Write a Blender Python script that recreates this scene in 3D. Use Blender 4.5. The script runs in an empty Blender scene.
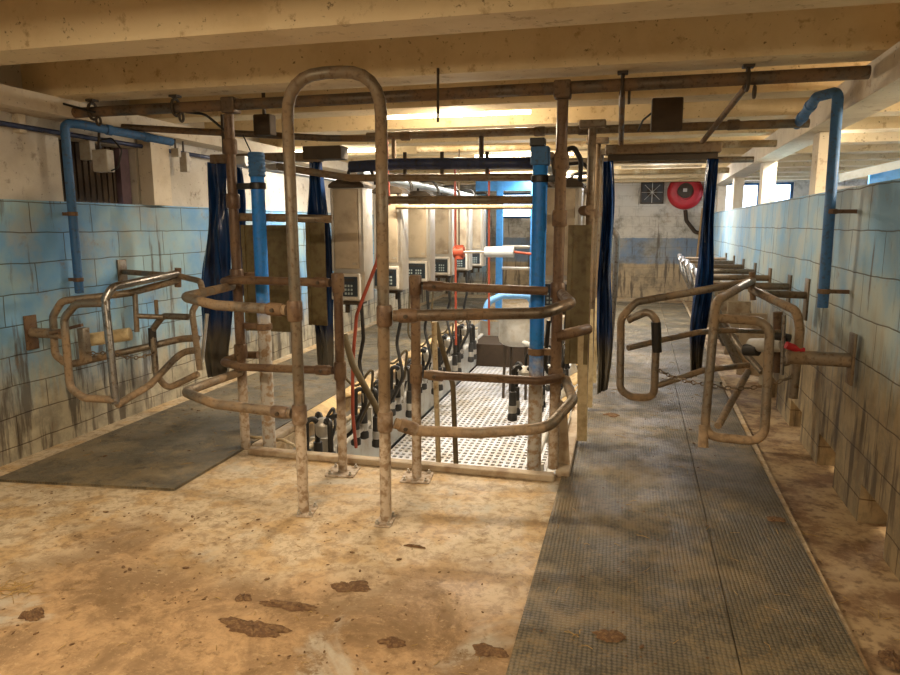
import bpy, bmesh, math, random
from mathutils import Vector, Matrix
random.seed(7)
# ---------------------------------------------------------------- camera
FPX = 676.0; VX, VY = 622.0, 225.0; H = 1.6
YAW = math.atan((VX-450)/math.hypot(FPX, 112.5)); PITCH = math.atan((337.5-VY)/FPX)
FW = Vector((-math.sin(YAW)*math.cos(PITCH), math.cos(YAW)*math.cos(PITCH), -math.sin(PITCH)))
RT = Vector((math.cos(YAW), math.sin(YAW), 0)); UP = RT.cross(FW); CO = Vector((0, 0, H))
scn = bpy.context.scene
cam = bpy.data.cameras.new('camera'); cam.sensor_width = 36; cam.lens = 36*FPX/900; cam.clip_start = .05
co = bpy.data.objects.new('camera', cam); scn.collection.objects.link(co)
co.location = CO; co.rotation_euler = (math.pi/2-PITCH, 0, YAW); scn.camera = co
# ---------------------------------------------------------------- world and exposure
w = bpy.data.worlds.new('world'); scn.world = w; w.use_nodes = True
bg = w.node_tree.nodes['Background']; bg.inputs[0].default_value = (.72, .84, 1, 1); bg.inputs[1].default_value = 9.0
scn.view_settings.view_transform = 'Standard'; scn.view_settings.look = 'None'
scn.view_settings.gamma = 1; scn.view_settings.exposure = 0.28; scn.view_settings.use_curve_mapping = False
WARM = (1, .80, .55); COOL = (1, .92, .80); DAY = (.6, .78, 1)
# name: centre, length, axis, power, colour   (fluorescent battens)
LAMPS = [
 ((-1.33, 5.5, 2.475), 1.2, 'x', 58, (1,.84,.62), 'lit fluorescent tube light over the front of the sunken pit', 1),
 ((-1.2, 8.45, 2.44), 1.2, 'x', 75, COOL, 'lit ceiling tube behind the beams over the middle of the pit', 1),
 ((-1.2, 12.3, 2.44), 1.2, 'x', 60, COOL, 'lit ceiling tube far back over the end of the pit', 1),
 ((-1.9, 1.35, 2.44), 1.2, 'x', 46, WARM, 'unseen ceiling tube placed to light the dirty concrete in front', 1),  # out of view, put in to light the foreground floor
 ((.3, .4, 2.44), 1.2, 'x', 30, WARM, 'unseen ceiling tube placed to light the near end of the rubber mat', 1),  # second out-of-view tube, also put in to light the foreground
 ((.55, 11.3, 2.44), 1.2, 'x', 60, (.9,.93,1), 'lit ceiling tube over the far end of the right alley', 1),
 ((-3.3, 7.5, 2.44), 1.2, 'x', 30, COOL, 'lit ceiling tube over the left alley', 1),
 ((1.78, 7.5, 2.44), 1.2, 'y', 45, COOL, 'lit slanting ceiling tube seen under the beam on the right', 1),
 ((2.6, 4.5, 2.44), 1.2, 'x', 110, WARM, 'lit ceiling tube of the neighbouring room over the block wall', 1),
]
C = scn.collection
# ---------------------------------------------------------------- helpers
def ray(x, y): return FW + RT*((x-450)/FPX) + UP*((337.5-y)/FPX)
def at(x, y, Y): r = ray(x, y); return CO + r*(Y/r.y)          # point of a thing standing at depth Y
WL = {}
SH = .033
def XW(y): return 1.32 + (y-3.4)*SH        # the right wall runs slightly outwards
def shear(bm):
    for v in bm.verts: v.co.x += (v.co.y-3.4)*SH
    return bm
def tag(o, label=None, cat=None, group=None, kind=None):
    if label: o['label'] = label
    if cat: o['category'] = cat
    if group: o['group'] = group
    if kind: o['kind'] = kind
    return o
def thing(name, label, cat, loc, group=None):
    o = bpy.data.objects.new(name, None); C.objects.link(o); o.location = loc; o.empty_display_size = .1
    WL[o] = Vector(loc); return tag(o, label, cat, group)
def obj(name, bm, mat, parent=None, smooth=False):
    me = bpy.data.meshes.new(name)
    off = WL[parent] if parent else Vector((0, 0, 0))
    if parent: bmesh.ops.translate(bm, verts=bm.verts, vec=-off)
    else:
        # origin at the base of the thing
        lo = Vector((1e9,)*3); hi = -lo
        for v in bm.verts:
            for i in range(3): lo[i] = min(lo[i], v.co[i]); hi[i] = max(hi[i], v.co[i])
        off = Vector(((lo.x+hi.x)/2, (lo.y+hi.y)/2, lo.z)); bmesh.ops.translate(bm, verts=bm.verts, vec=-off)
    bm.normal_update()
    bm.to_mesh(me); bm.free(); me.materials.append(mat)
    if smooth:
        for p in me.polygons: p.use_smooth = True
        try: me.set_sharp_from_angle(angle=math.radians(40))
        except Exception: pass
    o = bpy.data.objects.new(name, me); C.objects.link(o)
    if parent:
        o.parent = parent; WL[o] = WL[parent]
    else: o.location = off; WL[o] = off
    return o
def one(name, bm, mat, label, cat, group=None, smooth=False): return tag(obj(name, bm, mat, None, smooth), label, cat, group)
def struct(name, bm, mat, label=None): 
    o = obj(name, bm, mat); o['kind'] = 'structure'
    if label: o['label'] = label
    return o
def kids(o): return [c for c in bpy.data.objects if c.parent == o]
def dup(root, loc, label=None):
    r = root.copy(); C.objects.link(r); r.location = loc; WL[r] = Vector(loc)
    if label: r['label'] = label
    def rec(s, d):
        for ch in kids(s):
            c = ch.copy(); C.objects.link(c); c.parent = d; rec(ch, c)
    rec(root, r); return r
def BM(): return bmesh.new()
def box(bm, x0, x1, y0, y1, z0, z1, bev=0, M=None):
    vs = [bm.verts.new((x, y, z)) for x in (x0, x1) for y in (y0, y1) for z in (z0, z1)]
    fs = [(0,1,3,2),(4,6,7,5),(0,4,5,1),(2,3,7,6),(0,2,6,4),(1,5,7,3)]
    F = [bm.faces.new([vs[i] for i in f]) for f in fs]
    if bev:
        es = list({e for f in F for e in f.edges})
        r = bmesh.ops.bevel(bm, geom=es, offset=bev, segments=2, affect='EDGES', profile=.5)
        vs = list({v for f in r['faces'] for v in f.verts} | {v for v in vs if v.is_valid})
    if M: bmesh.ops.transform(bm, matrix=M, verts=vs)
    return bm
def B(*a, **k): return box(BM(), *a, **k)
def fillet(pts, R, n=6):
    pts = [Vector(p) for p in pts]; out = [pts[0]]
    for i in range(1, len(pts)-1):
        a, b, c = pts[i-1], pts[i], pts[i+1]
        u = (a-b); v = (c-b); lu, lv = u.length, v.length
        if lu < 1e-5 or lv < 1e-5: continue
        u /= lu; v /= lv; ang = u.angle(v)
        if ang > 3.05: out.append(b); continue
        d = min(R/math.tan(ang/2), lu*.48, lv*.48)
        p, q = b+u*d, b+v*d
        for k in range(n+1):
            t = k/n; out.append(p*(1-t)**2 + b*2*t*(1-t) + q*t*t)
    out.append(pts[-1]); return out
def tube(bm, pts, r, R=0.0, n=12, cap=True, rs=None, sq=False):
    """sweep a round (or square) section along a rounded path"""
    P = fillet(pts, R) if R else [Vector(p) for p in pts]
    Q = [P[0]]
    for p in P[1:]:
        if (p-Q[-1]).length > 1e-4: Q.append(p)
    P = Q; N = len(P); rings = []
    t = (P[1]-P[0]).normalized(); a = Vector((0, 0, 1)) if abs(t.z) < .9 else Vector((0, 1, 0))
    nrm = (a - t*a.dot(t)).normalized()
    for i in range(N):
        tt = ((P[i]-P[i-1]).normalized() if i else t) + ((P[i+1]-P[i]).normalized() if i < N-1 else Vector((0,0,0)))
        tt = tt.normalized(); nrm = (nrm - tt*nrm.dot(tt)).normalized(); b = tt.cross(nrm)
        rr = rs(i/(N-1)) if rs else r
        if sq: ang = [math.pi/4+k*math.pi/2 for k in range(4)]
        else: ang = [2*math.pi*k/n for k in range(n)]
        rings.append([bm.verts.new(P[i] + (nrm*math.cos(x) + b*math.sin(x))*rr) for x in ang])
    m = len(rings[0])
    for i in range(N-1):
        for k in range(m): bm.faces.new((rings[i][k], rings[i][(k+1) % m], rings[i+1][(k+1) % m], rings[i+1][k]))
    if cap: bm.faces.new(rings[0][::-1]); bm.faces.new(rings[-1])
    return bm
def T(pts, r, R=0.0, **k): return tube(BM(), pts, r, R, **k)
def collar(bm, p, axis, r, L):
    a = Vector(axis).normalized()*L/2; p = Vector(p)
    tube(bm, [p-a, p-a*.8, p+a*.8, p+a], r, rs=lambda t: r*(.88 if t in (0, 1) else 1)); return bm
def lathe(bm, prof, c, n=24, axis='z'):
    rings = []
    for (r, z) in prof:
        ring = []
        for k in range(n):
            a = 2*math.pi*k/n
            v = (r*math.cos(a), r*math.sin(a), z)
            if axis == 'y': v = (r*math.cos(a), z, r*math.sin(a))
            if axis == 'x': v = (z, r*math.cos(a), r*math.sin(a))
            ring.append(bm.verts.new(Vector(c)+Vector(v)))
        rings.append(ring)
    for i in range(len(rings)-1):
        for k in range(n): bm.faces.new((rings[i][k], rings[i][(k+1)%n], rings[i+1][(k+1)%n], rings[i+1][k]))
    bm.faces.new(rings[0][::-1]); bm.faces.new(rings[-1])
    bmesh.ops.recalc_face_normals(bm, faces=bm.faces); return bm
def chain(bm, a, b, sag, n=None, s=.034):
    a, b = Vector(a), Vector(b); L = (b-a).length; n = n or int(L/s*.8)
    for i in range(n):
        t = (i+.5)/n; p = a.lerp(b, t) - Vector((0, 0, sag*4*t*(1-t)))
        d = ((b-a)/L + Vector((0, 0, -sag*4*(1-2*t)/L))).normalized()
        e = Vector((0, 0, 1)) if i % 2 else d.cross(Vector((0, 0, 1))).normalized()
        e = (e-d*e.dot(d)).normalized(); ring = []
        for k in range(8):
            x = 2*math.pi*k/8; ring.append(p + d*(math.cos(x)*s*.62) + e*(math.sin(x)*s*.33))
        tube(bm, ring+[ring[0]], s*.13, n=5)
    return bm
# ---------------------------------------------------------------- materials
def new(name):
    m = bpy.data.materials.new(name); m.use_nodes = True; nt = m.node_tree
    return m, nt, nt.nodes['Principled BSDF']
class N:
    """small node builder"""
    def __init__(s, nt): s.nt = nt; s.L = nt.links
    def n(s, t, **k):
        o = s.nt.nodes.new(t)
        for a, v in k.items():
            if isinstance(v, (int, float, str, bool)) and hasattr(o, a): setattr(o, a, v)
        return o
    def pos(s, sc=(1,1,1), swap=None):
        g = s.n('ShaderNodeNewGeometry'); v = g.outputs['Position']
        if swap:
            sep = s.n('ShaderNodeSeparateXYZ'); s.L.new(v, sep.inputs[0]); c = s.n('ShaderNodeCombineXYZ')
            for i, ax in enumerate(swap): s.L.new(sep.outputs['XYZ'.index(ax)], c.inputs[i])
            v = c.outputs[0]
        if sc != (1,1,1):
            m = s.n('ShaderNodeVectorMath', operation='MULTIPLY'); s.L.new(v, m.inputs[0]); m.inputs[1].default_value = sc; v = m.outputs[0]
        return v
    def z(s):
        g = s.n('ShaderNodeNewGeometry'); sep = s.n('ShaderNodeSeparateXYZ'); s.L.new(g.outputs['Position'], sep.inputs[0]); return sep.outputs
    def noise(s, v, scale, detail=6, rough=.6, dist=0):
        o = s.n('ShaderNodeTexNoise'); o.inputs['Scale'].default_value = scale; o.inputs['Detail'].default_value = detail
        o.inputs['Roughness'].default_value = rough; o.inputs['Distortion'].default_value = dist; s.L.new(v, o.inputs['Vector']); return o.outputs['Fac']
    def ramp(s, f, a, b, lo=0, hi=1):
        o = s.n('ShaderNodeMapRange'); o.interpolation_type = 'SMOOTHSTEP'; s.L.new(f, o.inputs[0])
        for i, v in enumerate((a, b, lo, hi)): o.inputs[i+1].default_value = v
        return o.outputs[0]
    def mix(s, f, a, b, mode='MIX'):
        o = s.n('ShaderNodeMix'); o.data_type = 'RGBA'; o.blend_type = mode
        for sock, v in ((o.inputs[0], f), (o.inputs[6], a), (o.inputs[7], b)):
            if isinstance(v, (int, float)): sock.default_value = v
            elif isinstance(v, tuple): sock.default_value = (*v, 1)
            else: s.L.new(v, sock)
        return o.outputs[2]
    def math(s, op, a, b=0):
        o = s.n('ShaderNodeMath', operation=op)
        for i, v in enumerate((a, b)):
            if isinstance(v, (int, float)): o.inputs[i].default_value = v
            else: s.L.new(v, o.inputs[i])
        return o.outputs[0]
    def bump(s, h, p, st=.3, d=.01):
        o = s.n('ShaderNodeBump'); o.inputs['Strength'].default_value = st; o.inputs['Distance'].default_value = d
        s.L.new(h, o.inputs['Height']); s.L.new(o.outputs[0], p.inputs['Normal'])
def simple(name, col, rough=.6, metal=0, spot=None, amt=.5, scale=14, bump=.15):
    m, nt, p = new(name); b = N(nt); v = b.pos()
    p.inputs['Roughness'].default_value = rough; p.inputs['Metallic'].default_value = metal
    n1 = b.noise(v, scale); f = b.ramp(n1, .42, .7, 0, amt)
    nt.links.new(b.mix(f, col, spot or tuple(c*.55 for c in col)), p.inputs['Base Color'])
    if bump: b.bump(n1, p, bump)
    return m
def weathered(name, base, dirt, rust, rough=.45, metal=.7, amt=.5, low=None, zlow=.55, thr=.5):
    """painted or galvanised tube with dried dung, rust and a splashed whitish lower end"""
    m, nt, p = new(name); b = N(nt); v = b.pos(); v2 = b.pos((1, 1, .45))
    a = b.ramp(b.noise(v2, 5, 8), thr-.1, thr+.1); c = b.ramp(b.noise(v, 38, 5), .5, .68, 0, .75)
    col = b.mix(a, base, dirt); col = b.mix(c, col, rust); f = a
    if low:
        z = b.math('ADD', b.z()[2], b.math('MULTIPLY', b.noise(v, 9), .5))
        g = b.ramp(z, zlow+.1, zlow+.4, 1, 0); sp = b.ramp(b.noise(v, 26, 6), .44, .62)
        col = b.mix(g, col, b.mix(sp, low, (.30,.21,.13))); f = b.math('MAXIMUM', a, g)
    nt.links.new(col, p.inputs['Base Color'])
    nt.links.new(b.ramp(f, 0, 1, metal, 0), p.inputs['Metallic']); nt.links.new(b.ramp(f, 0, 1, rough, .85), p.inputs['Roughness'])
    b.bump(b.noise(v, 60, 5), p, .35, .004); return m
M = {}
M['tube'] = weathered('weathered_tube', (.19,.16,.12), (.20,.135,.075), (.10,.058,.03), low=(.55,.46,.36))
M['tubedark'] = weathered('dark_weathered_tube', (.13,.105,.08), (.17,.10,.05), (.07,.04,.02))
M['rail'] = weathered('worn_gate_tube', (.24,.21,.17), (.28,.195,.115), (.13,.08,.042), low=(.44,.31,.19), zlow=.5)
M['rust'] = weathered('rusty_brown_tube', (.12,.07,.042), (.19,.12,.066), (.075,.038,.02), metal=.2, low=(.5,.42,.34), zlow=.5)
M['shiny'] = weathered('worn_bright_tube', (.32,.31,.30), (.2,.17,.13), (.12,.08,.05), rough=.3, metal=.9, thr=.62)
M['blue'] = weathered('blue_painted_pole', (.01,.17,.62), (.015,.2,.62), (.02,.13,.38), rough=.4, metal=0, low=(.45,.43,.40), zlow=1.0)
M['blueR'] = weathered('blue_painted_pole_right', (.01,.17,.62), (.015,.2,.62), (.02,.13,.38), rough=.4, metal=0, low=(.45,.43,.40), zlow=.72)
M['bluepipe'] = weathered('dull_blue_pipe', (.03,.12,.30), (.05,.14,.30), (.05,.07,.1), rough=.5, metal=0)
M['navypipe'] = weathered('navy_pipe', (.01,.022,.09), (.02,.03,.07), (.03,.025,.02), rough=.35, metal=0)
M['creampipe'] = weathered('cream_dusty_pipe', (.5,.42,.28), (.34,.25,.13), (.2,.12,.06), rough=.5, metal=0)
M['bluegrey'] = simple('pale_blue_milk_pipe', (.42,.52,.62), .35, 0)
M['steel'] = simple('stainless_steel', (.50,.48,.44), .4, .6, (.4,.34,.26), .5, 10, .03)
M['steelfront'] = simple('brushed_steel_front', (.50,.42,.31), .5, .25, (.24,.185,.13), .7, 5, .03)
M['alu'] = simple('aluminium_channel', (.62,.65,.68), .35, .7)
M['black'] = simple('black_rubber', (.012,.011,.01), .45)
M['charcoal'] = simple('charcoal_plastic', (.03,.028,.026), .5)
M['panel'] = simple('keypad_panel', (.02,.03,.04), .35)
M['key'] = simple('pale_keys', (.35,.42,.42), .5)
M['lightgrey'] = simple('pale_grey_plastic', (.52,.50,.45), .5, 0, (.33,.27,.19))
M['cream'] = simple('cream_plastic', (.68,.56,.34), .6, 0, (.36,.25,.12), .7, 16)
M['kerb'] = simple('worn_cream_kerb', (.48,.39,.28), .75, 0, (.25,.16,.09), .8, 9, .3)
M['wood'] = simple('pale_splash_board', (.62,.44,.2), .6, 0, (.35,.22,.1), .7, 12)
M['olive'] = simple('olive_steel_sheet', (.19,.15,.07), .5, .2, (.1,.06,.025), .7, 18)
M['red'] = simple('red_plastic', (.50,.02,.03), .45, 0, (.3,.02,.015))
M['redhose'] = simple('red_hose', (.38,.07,.035), .55)
M['dark'] = simple('dark_brown_metal', (.055,.038,.022), .7)
M['brownbox'] = simple('brown_dusty_box', (.055,.034,.018), .8)
M['olivehose'] = simple('olive_rubber_hose', (.12,.09,.045), .6)
M['white'] = simple('white_box_plastic', (.42,.38,.31), .5, 0, (.25,.18,.11))
M['dung'] = simple('dried_dung', (.13,.07,.035), .95, 0, (.26,.16,.075), .9, 55, 1)
M['straw'] = simple('straw', (.42,.28,.10), .8, 0, (.2,.12,.045), .8, 30)
M['purple'] = simple('mauve_board', (.12,.075,.09), .8)
M['bluepanel'] = simple('bright_blue_sheet', (.05,.25,.62), .4)
M['hoseblue'] = simple('light_blue_hose', (.16,.38,.72), .45)
M['cylgrey'] = simple('pale_blue_grey_metal', (.50,.56,.64), .4)
M['broom'] = simple('wooden_handle', (.42,.25,.1), .6)
# ceiling and beam paint
def paint(name, col, dirt, d2, sc=1.6, amt=.6, lowfleck=.6):
    m, nt, p = new(name); b = N(nt); v = b.pos()
    a = b.ramp(b.noise(v, sc, 8), .42, .68, 0, amt); c = b.ramp(b.noise(v, 9, 8, .7), .56, .68, 0, lowfleck)
    c2 = b.ramp(b.noise(v, 30, 4), .64, .72, 0, .8)
    col = b.mix(c2, b.mix(c, b.mix(a, col, dirt), d2), tuple(x*.4 for x in d2))
    nt.links.new(col, p.inputs['Base Color']); p.inputs['Roughness'].default_value = .85; b.bump(b.noise(v, 24, 6), p, .3, .01); return m
M['ceil'] = paint('cream_ceiling_paint', (.72,.58,.36), (.55,.40,.21), (.33,.2,.08))
M['beam'] = paint('cream_beam_paint', (.71,.57,.35), (.52,.38,.20), (.28,.16,.06), 2.2)
M['longbeam'] = paint('pale_lintel_paint', (.62,.54,.42), (.45,.36,.25), (.3,.2,.12), 3)
M['upwall'] = paint('dirty_white_plaster', (.58,.53,.45), (.40,.35,.28), (.17,.13,.1), 1.4, .8)
M['side'] = paint('grey_block_face', (.45,.42,.37), (.3,.26,.21), (.14,.11,.08), 2)
def floor_mat():
    m, nt, p = new('stained_concrete'); b = N(nt); v = b.pos()
    xyz = b.z(); big = b.noise(v, .75, 4, .5); mid = b.noise(v, 2.6, 9, .68, .4); fine = b.noise(v, 20, 8, .7)
    c = b.mix(b.ramp(mid, .40, .60), (.45,.295,.155), (.22,.14,.07))
    # pale worn patch band further in, dirtier towards the near yard
    yy = b.math('ADD', xyz[1], b.math('MULTIPLY', b.math('SUBTRACT', big, .5), 2.4))
    c = b.mix(b.ramp(yy, 2.3, 3.0, 0, .9), c, b.mix(b.ramp(b.noise(v, 4, 8, .6), .45, .6), (.62,.51,.35), (.56,.39,.20)))
    c = b.mix(b.ramp(b.noise(v, 13, 10, .8, .5), .46, .58, 0, .55), c, (.24,.15,.075))
    c = b.mix(b.ramp(b.noise(b.pos((1,1.4,1)), 24, 9, .8), .55, .62, 0, .6), c, (.52,.38,.22))
    g = b.ramp(b.noise(v, 1.7, 6, .6, .6), .56, .66, 0, .75)
    c = b.mix(g, c, (.46,.43,.36))
    sp = b.math('MULTIPLY', b.ramp(b.noise(v, 5, 12, .8), .52, .63, 0, .85), b.ramp(yy, 2.2, 3.6, 1, .25)); c = b.mix(sp, c, (.19,.115,.05))
    c = b.mix(b.ramp(fine, .52, .68, 0, .5), c, (.17,.10,.045))
    nt.links.new(c, p.inputs['Base Color']); nt.links.new(b.ramp(mid, .35, .65, .5, .85), p.inputs['Roughness'])
    b.bump(b.math('ADD', fine, mid), p, .35, .012); return m
M['floor'] = floor_mat()
def gutter_mat():
    m, nt, p = new('stained_gutter'); b = N(nt); v = b.pos(); mid = b.noise(v, 4, 9, .7)
    c = b.mix(b.ramp(mid, .4, .6), (.44,.32,.18), (.20,.115,.055)); c = b.mix(b.ramp(b.noise(v, 18), .5, .65, 0, .6), c, (.1,.05,.02))
    nt.links.new(c, p.inputs['Base Color']); p.inputs['Roughness'].default_value = .6; b.bump(mid, p, .4, .02); return m
M['gutter'] = gutter_mat()
def mat_mat():
    m, nt, p = new('studded_rubber_mat'); b = N(nt); v = b.pos()
    vo = b.n('ShaderNodeTexVoronoi'); vo.inputs['Scale'].default_value = 55; vo.inputs['Randomness'].default_value = .15
    nt.links.new(v, vo.inputs['Vector'])
    mid = b.noise(v, 2.2, 8, .65); fine = b.noise(v, 30, 6, .7)
    c = b.mix(b.ramp(vo.outputs['Distance'], .25, .6), (.165,.138,.092), (.075,.062,.04))
    c = b.mix(b.ramp(b.noise(v, 1.8, 10, .78), .46, .6, 0, .8), c, (.25,.19,.105)); c = b.mix(b.ramp(b.noise(v, 7, 9, .78), .53, .64, 0, .7), c, (.05,.042,.026)); c = b.mix(b.ramp(fine, .54, .66, 0, .6), c, (.25,.17,.08))
    nt.links.new(c, p.inputs['Base Color']); nt.links.new(b.ramp(mid, .4, .62, .38, .75), p.inputs['Roughness'])
    b.bump(b.math('ADD', b.ramp(vo.outputs['Distance'], .3, .6, 1, 0), b.math('MULTIPLY', fine, .6)), p, .6, .006); return m
M['mat'] = mat_mat()
def block_mat(name, swap, upper=None, paint1=(.25,.40,.44), paint2=(.17,.33,.46), zdirt=.62, band=False, dirtc=(.36,.26,.14), row=.2, wid=.5, top=1.8):
    m, nt, p = new(name); b = N(nt); v = b.pos(swap=swap); v3 = b.pos()
    mo = b.n('ShaderNodeVectorMath', operation='ADD'); nt.links.new(v, mo.inputs[0]); mo.inputs[1].default_value = (0, row*20-top, 0); v = mo.outputs[0]
    wn = b.n('ShaderNodeTexNoise'); wn.inputs['Scale'].default_value = 3; nt.links.new(v3, wn.inputs['Vector']); wm = b.n('ShaderNodeVectorMath', operation='MULTIPLY_ADD'); nt.links.new(wn.outputs['Color'], wm.inputs[0]); wm.inputs[1].default_value = (.03,.03,0); nt.links.new(v, wm.inputs[2]); v = wm.outputs[0]
    br = b.n('ShaderNodeTexBrick'); nt.links.new(v, br.inputs['Vector'])
    for k, x in (('Scale', 1), ('Mortar Size', .005), ('Mortar Smooth', .6), ('Brick Width', wid), ('Row Height', row), ('Bias', 0)): br.inputs[k].default_value = x
    br.inputs['Color1'].default_value = (.92,.92,.92,1); br.inputs['Color2'].default_value = (1,1,1,1); br.inputs['Mortar'].default_value = (.36,.29,.22,1)
    z = b.z()[2]; n1 = b.noise(v3, 1.3, 6); nb = b.noise(v3, 5, 9, .7); streak = b.noise(b.pos((6, 6, .7)), 1.6, 7, .65)
    if band:
        zz = b.math('ADD', z, b.math('MULTIPLY', nb, .1))
        c = b.mix(b.ramp(zz, .78, .84), (.44,.33,.19), b.mix(b.ramp(n1, .4, .62), (.16,.23,.33), (.30,.30,.27)))
        c = b.mix(b.ramp(zz, 1.36, 1.38), c, (.60,.56,.48)); z2 = z
        c = b.mix(b.ramp(b.noise(v3, 1.1, 10, .75), .47, .66, 0, .85), c, (.12,.10,.065)); c = b.mix(b.ramp(b.noise(v3, 4, 9, .7), .5, .7, 0, .6), c, (.30,.25,.17))
    else:
        c = b.mix(b.ramp(n1, .38, .62), paint1, paint2)
        c = b.mix(b.ramp(b.noise(v3, 2.1, 7, .6), .5, .7, 0, .6), c, (.44,.42,.32))
        zz = b.math('ADD', z, b.math('MULTIPLY', b.math('SUBTRACT', streak, .5), 1.1))
        c = b.mix(b.ramp(zz, zdirt-.28, zdirt+.3, .93, 0), c, b.mix(b.ramp(nb, .4, .62), dirtc, tuple(x*.62 for x in dirtc)))
    c = b.mix(b.ramp(b.math('ADD', streak, b.ramp(z, .2, 1.5, .07, -.02)), .56, .68, 0, .85), c, (.085,.062,.04)); c = b.mix(b.ramp(nb, .58, .72, 0, .6), c, (.27,.17,.08))
    c = b.mix(.35 if band else 1.0, c, br.outputs['Color'], 'MULTIPLY')
    nt.links.new(c, p.inputs['Base Color']); p.inputs['Roughness'].default_value = .7
    b.bump(b.math('ADD', b.math('MULTIPLY', br.outputs['Fac'], -1), b.math('MULTIPLY', nb, .35)), p, .5, .012); return m
M['blockL'] = block_mat('blue_painted_blocks_left', 'YZX', paint1=(.32,.49,.56), paint2=(.15,.36,.64), zdirt=.5, dirtc=(.50,.43,.29), row=.207, wid=.56, top=1.77)
M['blockR'] = block_mat('blue_painted_blocks_right', 'YZX', paint1=(.38,.45,.42), paint2=(.19,.37,.53), zdirt=.85, dirtc=(.36,.26,.13), row=.245, wid=.62, top=1.83)
M['blockF'] = block_mat('banded_end_wall', 'XZY', band=True, row=.22, wid=.6, top=1.8)
def emis(name, col, st):
    m, nt, p = new(name); p.inputs['Emission Color'].default_value = (*col, 1); p.inputs['Emission Strength'].default_value = st
    p.inputs['Base Color'].default_value = (.8,.8,.8,1); return m
M['tubelight'] = emis('lit_tube', (1,.86,.62), 14)
def curtain_mat():
    m, nt, p = new('blue_pvc_strip'); b = N(nt); v = b.pos((1, 1, .2))
    n1 = b.noise(v, 9, 5); c = b.mix(b.ramp(n1, .4, .65), (.01,.045,.16), (.005,.011,.035))
    z = b.math('ADD', b.z()[2], b.math('MULTIPLY', n1, .3)); c = b.mix(b.ramp(z, .75, 1.0, .9, 0), c, (.10,.085,.055))
    nt.links.new(c, p.inputs['Base Color']); p.inputs['Roughness'].default_value = .18; b.bump(n1, p, .5, .03); return m
M['curtain'] = curtain_mat()
def glass():
    m, nt, p = new('window_glass'); p.inputs['Transmission Weight'].default_value = 1; p.inputs['Roughness'].default_value = 0; p.inputs['IOR'].default_value = 1.02
    p.inputs['Base Color'].default_value = (.9,.95,1,1); return m
M['glass'] = glass()
M['grate'] = simple('zinc_grating', (.80,.79,.80), .4, .15, (.42,.33,.2), .7, 3, .05)
M['pitdark'] = simple('pit_bottom', (.03,.025,.02), .9)
M['pitwall'] = simple('pit_wall_panel', (.42,.42,.38), .5, .1, (.28,.2,.12), .7, 4)

# ================================================================ ROOM SHELL
PX0, PX1, PY0, PY1, PZ = -2.42, -.36, 4.14, 11.9, -.75
XR = 1.32; XL = -3.98; YF = 15.5; YB = -2.0; ZC = 2.8
bm = BM()
for (a, b_, c, d) in ((-4.1, PX0, YB, YF), (PX0, PX1, YB, PY0), (PX0, PX1, PY1, YF), (PX1, .93, YB, YF)): box(bm, a, b_, c, d, -.12, 0)
struct('floor', bm, M['floor'])
struct('floor', B(.93, 2.2, YB, YF, -.2, -.035), M['gutter'])
struct('floor', shear(B(.93, .97, YB, YF, -.12, 0)), M['floor'])
struct('floor', B(2.2, 7, YB, YF, -.12, 0), M['side'])
bm = BM(); box(bm, PX0, PX1, PY0, PY1, -1.05, -1.0); struct('floor', bm, M['pitdark'])
struct('wall_pit_left', B(PX0-.08, PX0, PY0-.08, PY1+.08, -1.0, -.121), M['pitwall'])
struct('wall_pit_right', B(PX1, PX1+.08, PY0-.08, PY1+.08, -1.0, -.121), M['pitwall'])
struct('wall_pit_front', B(PX0, PX1, PY0-.08, PY0, -1.0, -.121), M['pitwall'])
struct('wall_pit_end', B(PX0, PX1, PY1, PY1+.08, -1.0, -.121), M['pitwall'])
struct('wall_pit_step', B(PX0+.001, PX1-.001, 11.0, PY1-.001, -.999, -.38), M['brownbox'])
# left wall: blue blocks below, plaster above with a doorway-like opening
struct('wall_left', B(XL-.18, XL, YB, YF, 0, 1.77), M['blockL'])
bm = BM()
box(bm, XL-.22, XL-.06, YB, 4.28, 1.77, ZC); box(bm, XL-.22, XL-.06, 5.1, YF, 1.77, ZC); box(bm, XL-.22, XL-.06, 4.28, 5.1, 2.24, ZC)
struct('wall_left_upper', bm, M['upwall'])
# right wall: half-height with low drain openings
bm = BM(); ops = [(3.57, 4.0), (4.53, 4.95), (5.5, 5.9), (6.5, 6.9), (7.5, 7.9)]; y = YB
for a, b_ in ops: box(bm, XR, XR+.2, y, a, -.035, .19); y = b_
box(bm, XR, XR+.2, y, YF, -.035, .19); box(bm, XR, XR+.2, YB, YF, .19, 1.83)
struct('wall_right', shear(bm), M['blockR'])
struct('wall_back', B(-4.2, 7, YB-.2, YB, -.2, ZC), M['upwall'])
bm = BM(); box(bm, 7, 7.2, YB, 8.5, 0, ZC); box(bm, 7, 7.2, 14, YF, 0, ZC); box(bm, 7, 7.2, 8.5, 14, 0, 1.0); box(bm, 7, 7.2, 8.5, 14, 2.3, ZC); struct('wall_outer', bm, M['upwall'])
bm = BM()
for q in (8.5, 10.3, 12.15, 13.95): box(bm, 7.05, 7.12, q, q+.05, 1.0, 2.3)
box(bm, 7.05, 7.12, 8.55, 13.95, 1.0, 1.05); box(bm, 7.05, 7.12, 8.55, 13.95, 2.25, 2.3); w3 = struct('window_3', bm, M['bluepipe'])  # unseen window, added to bring daylight into the far right alley
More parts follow.
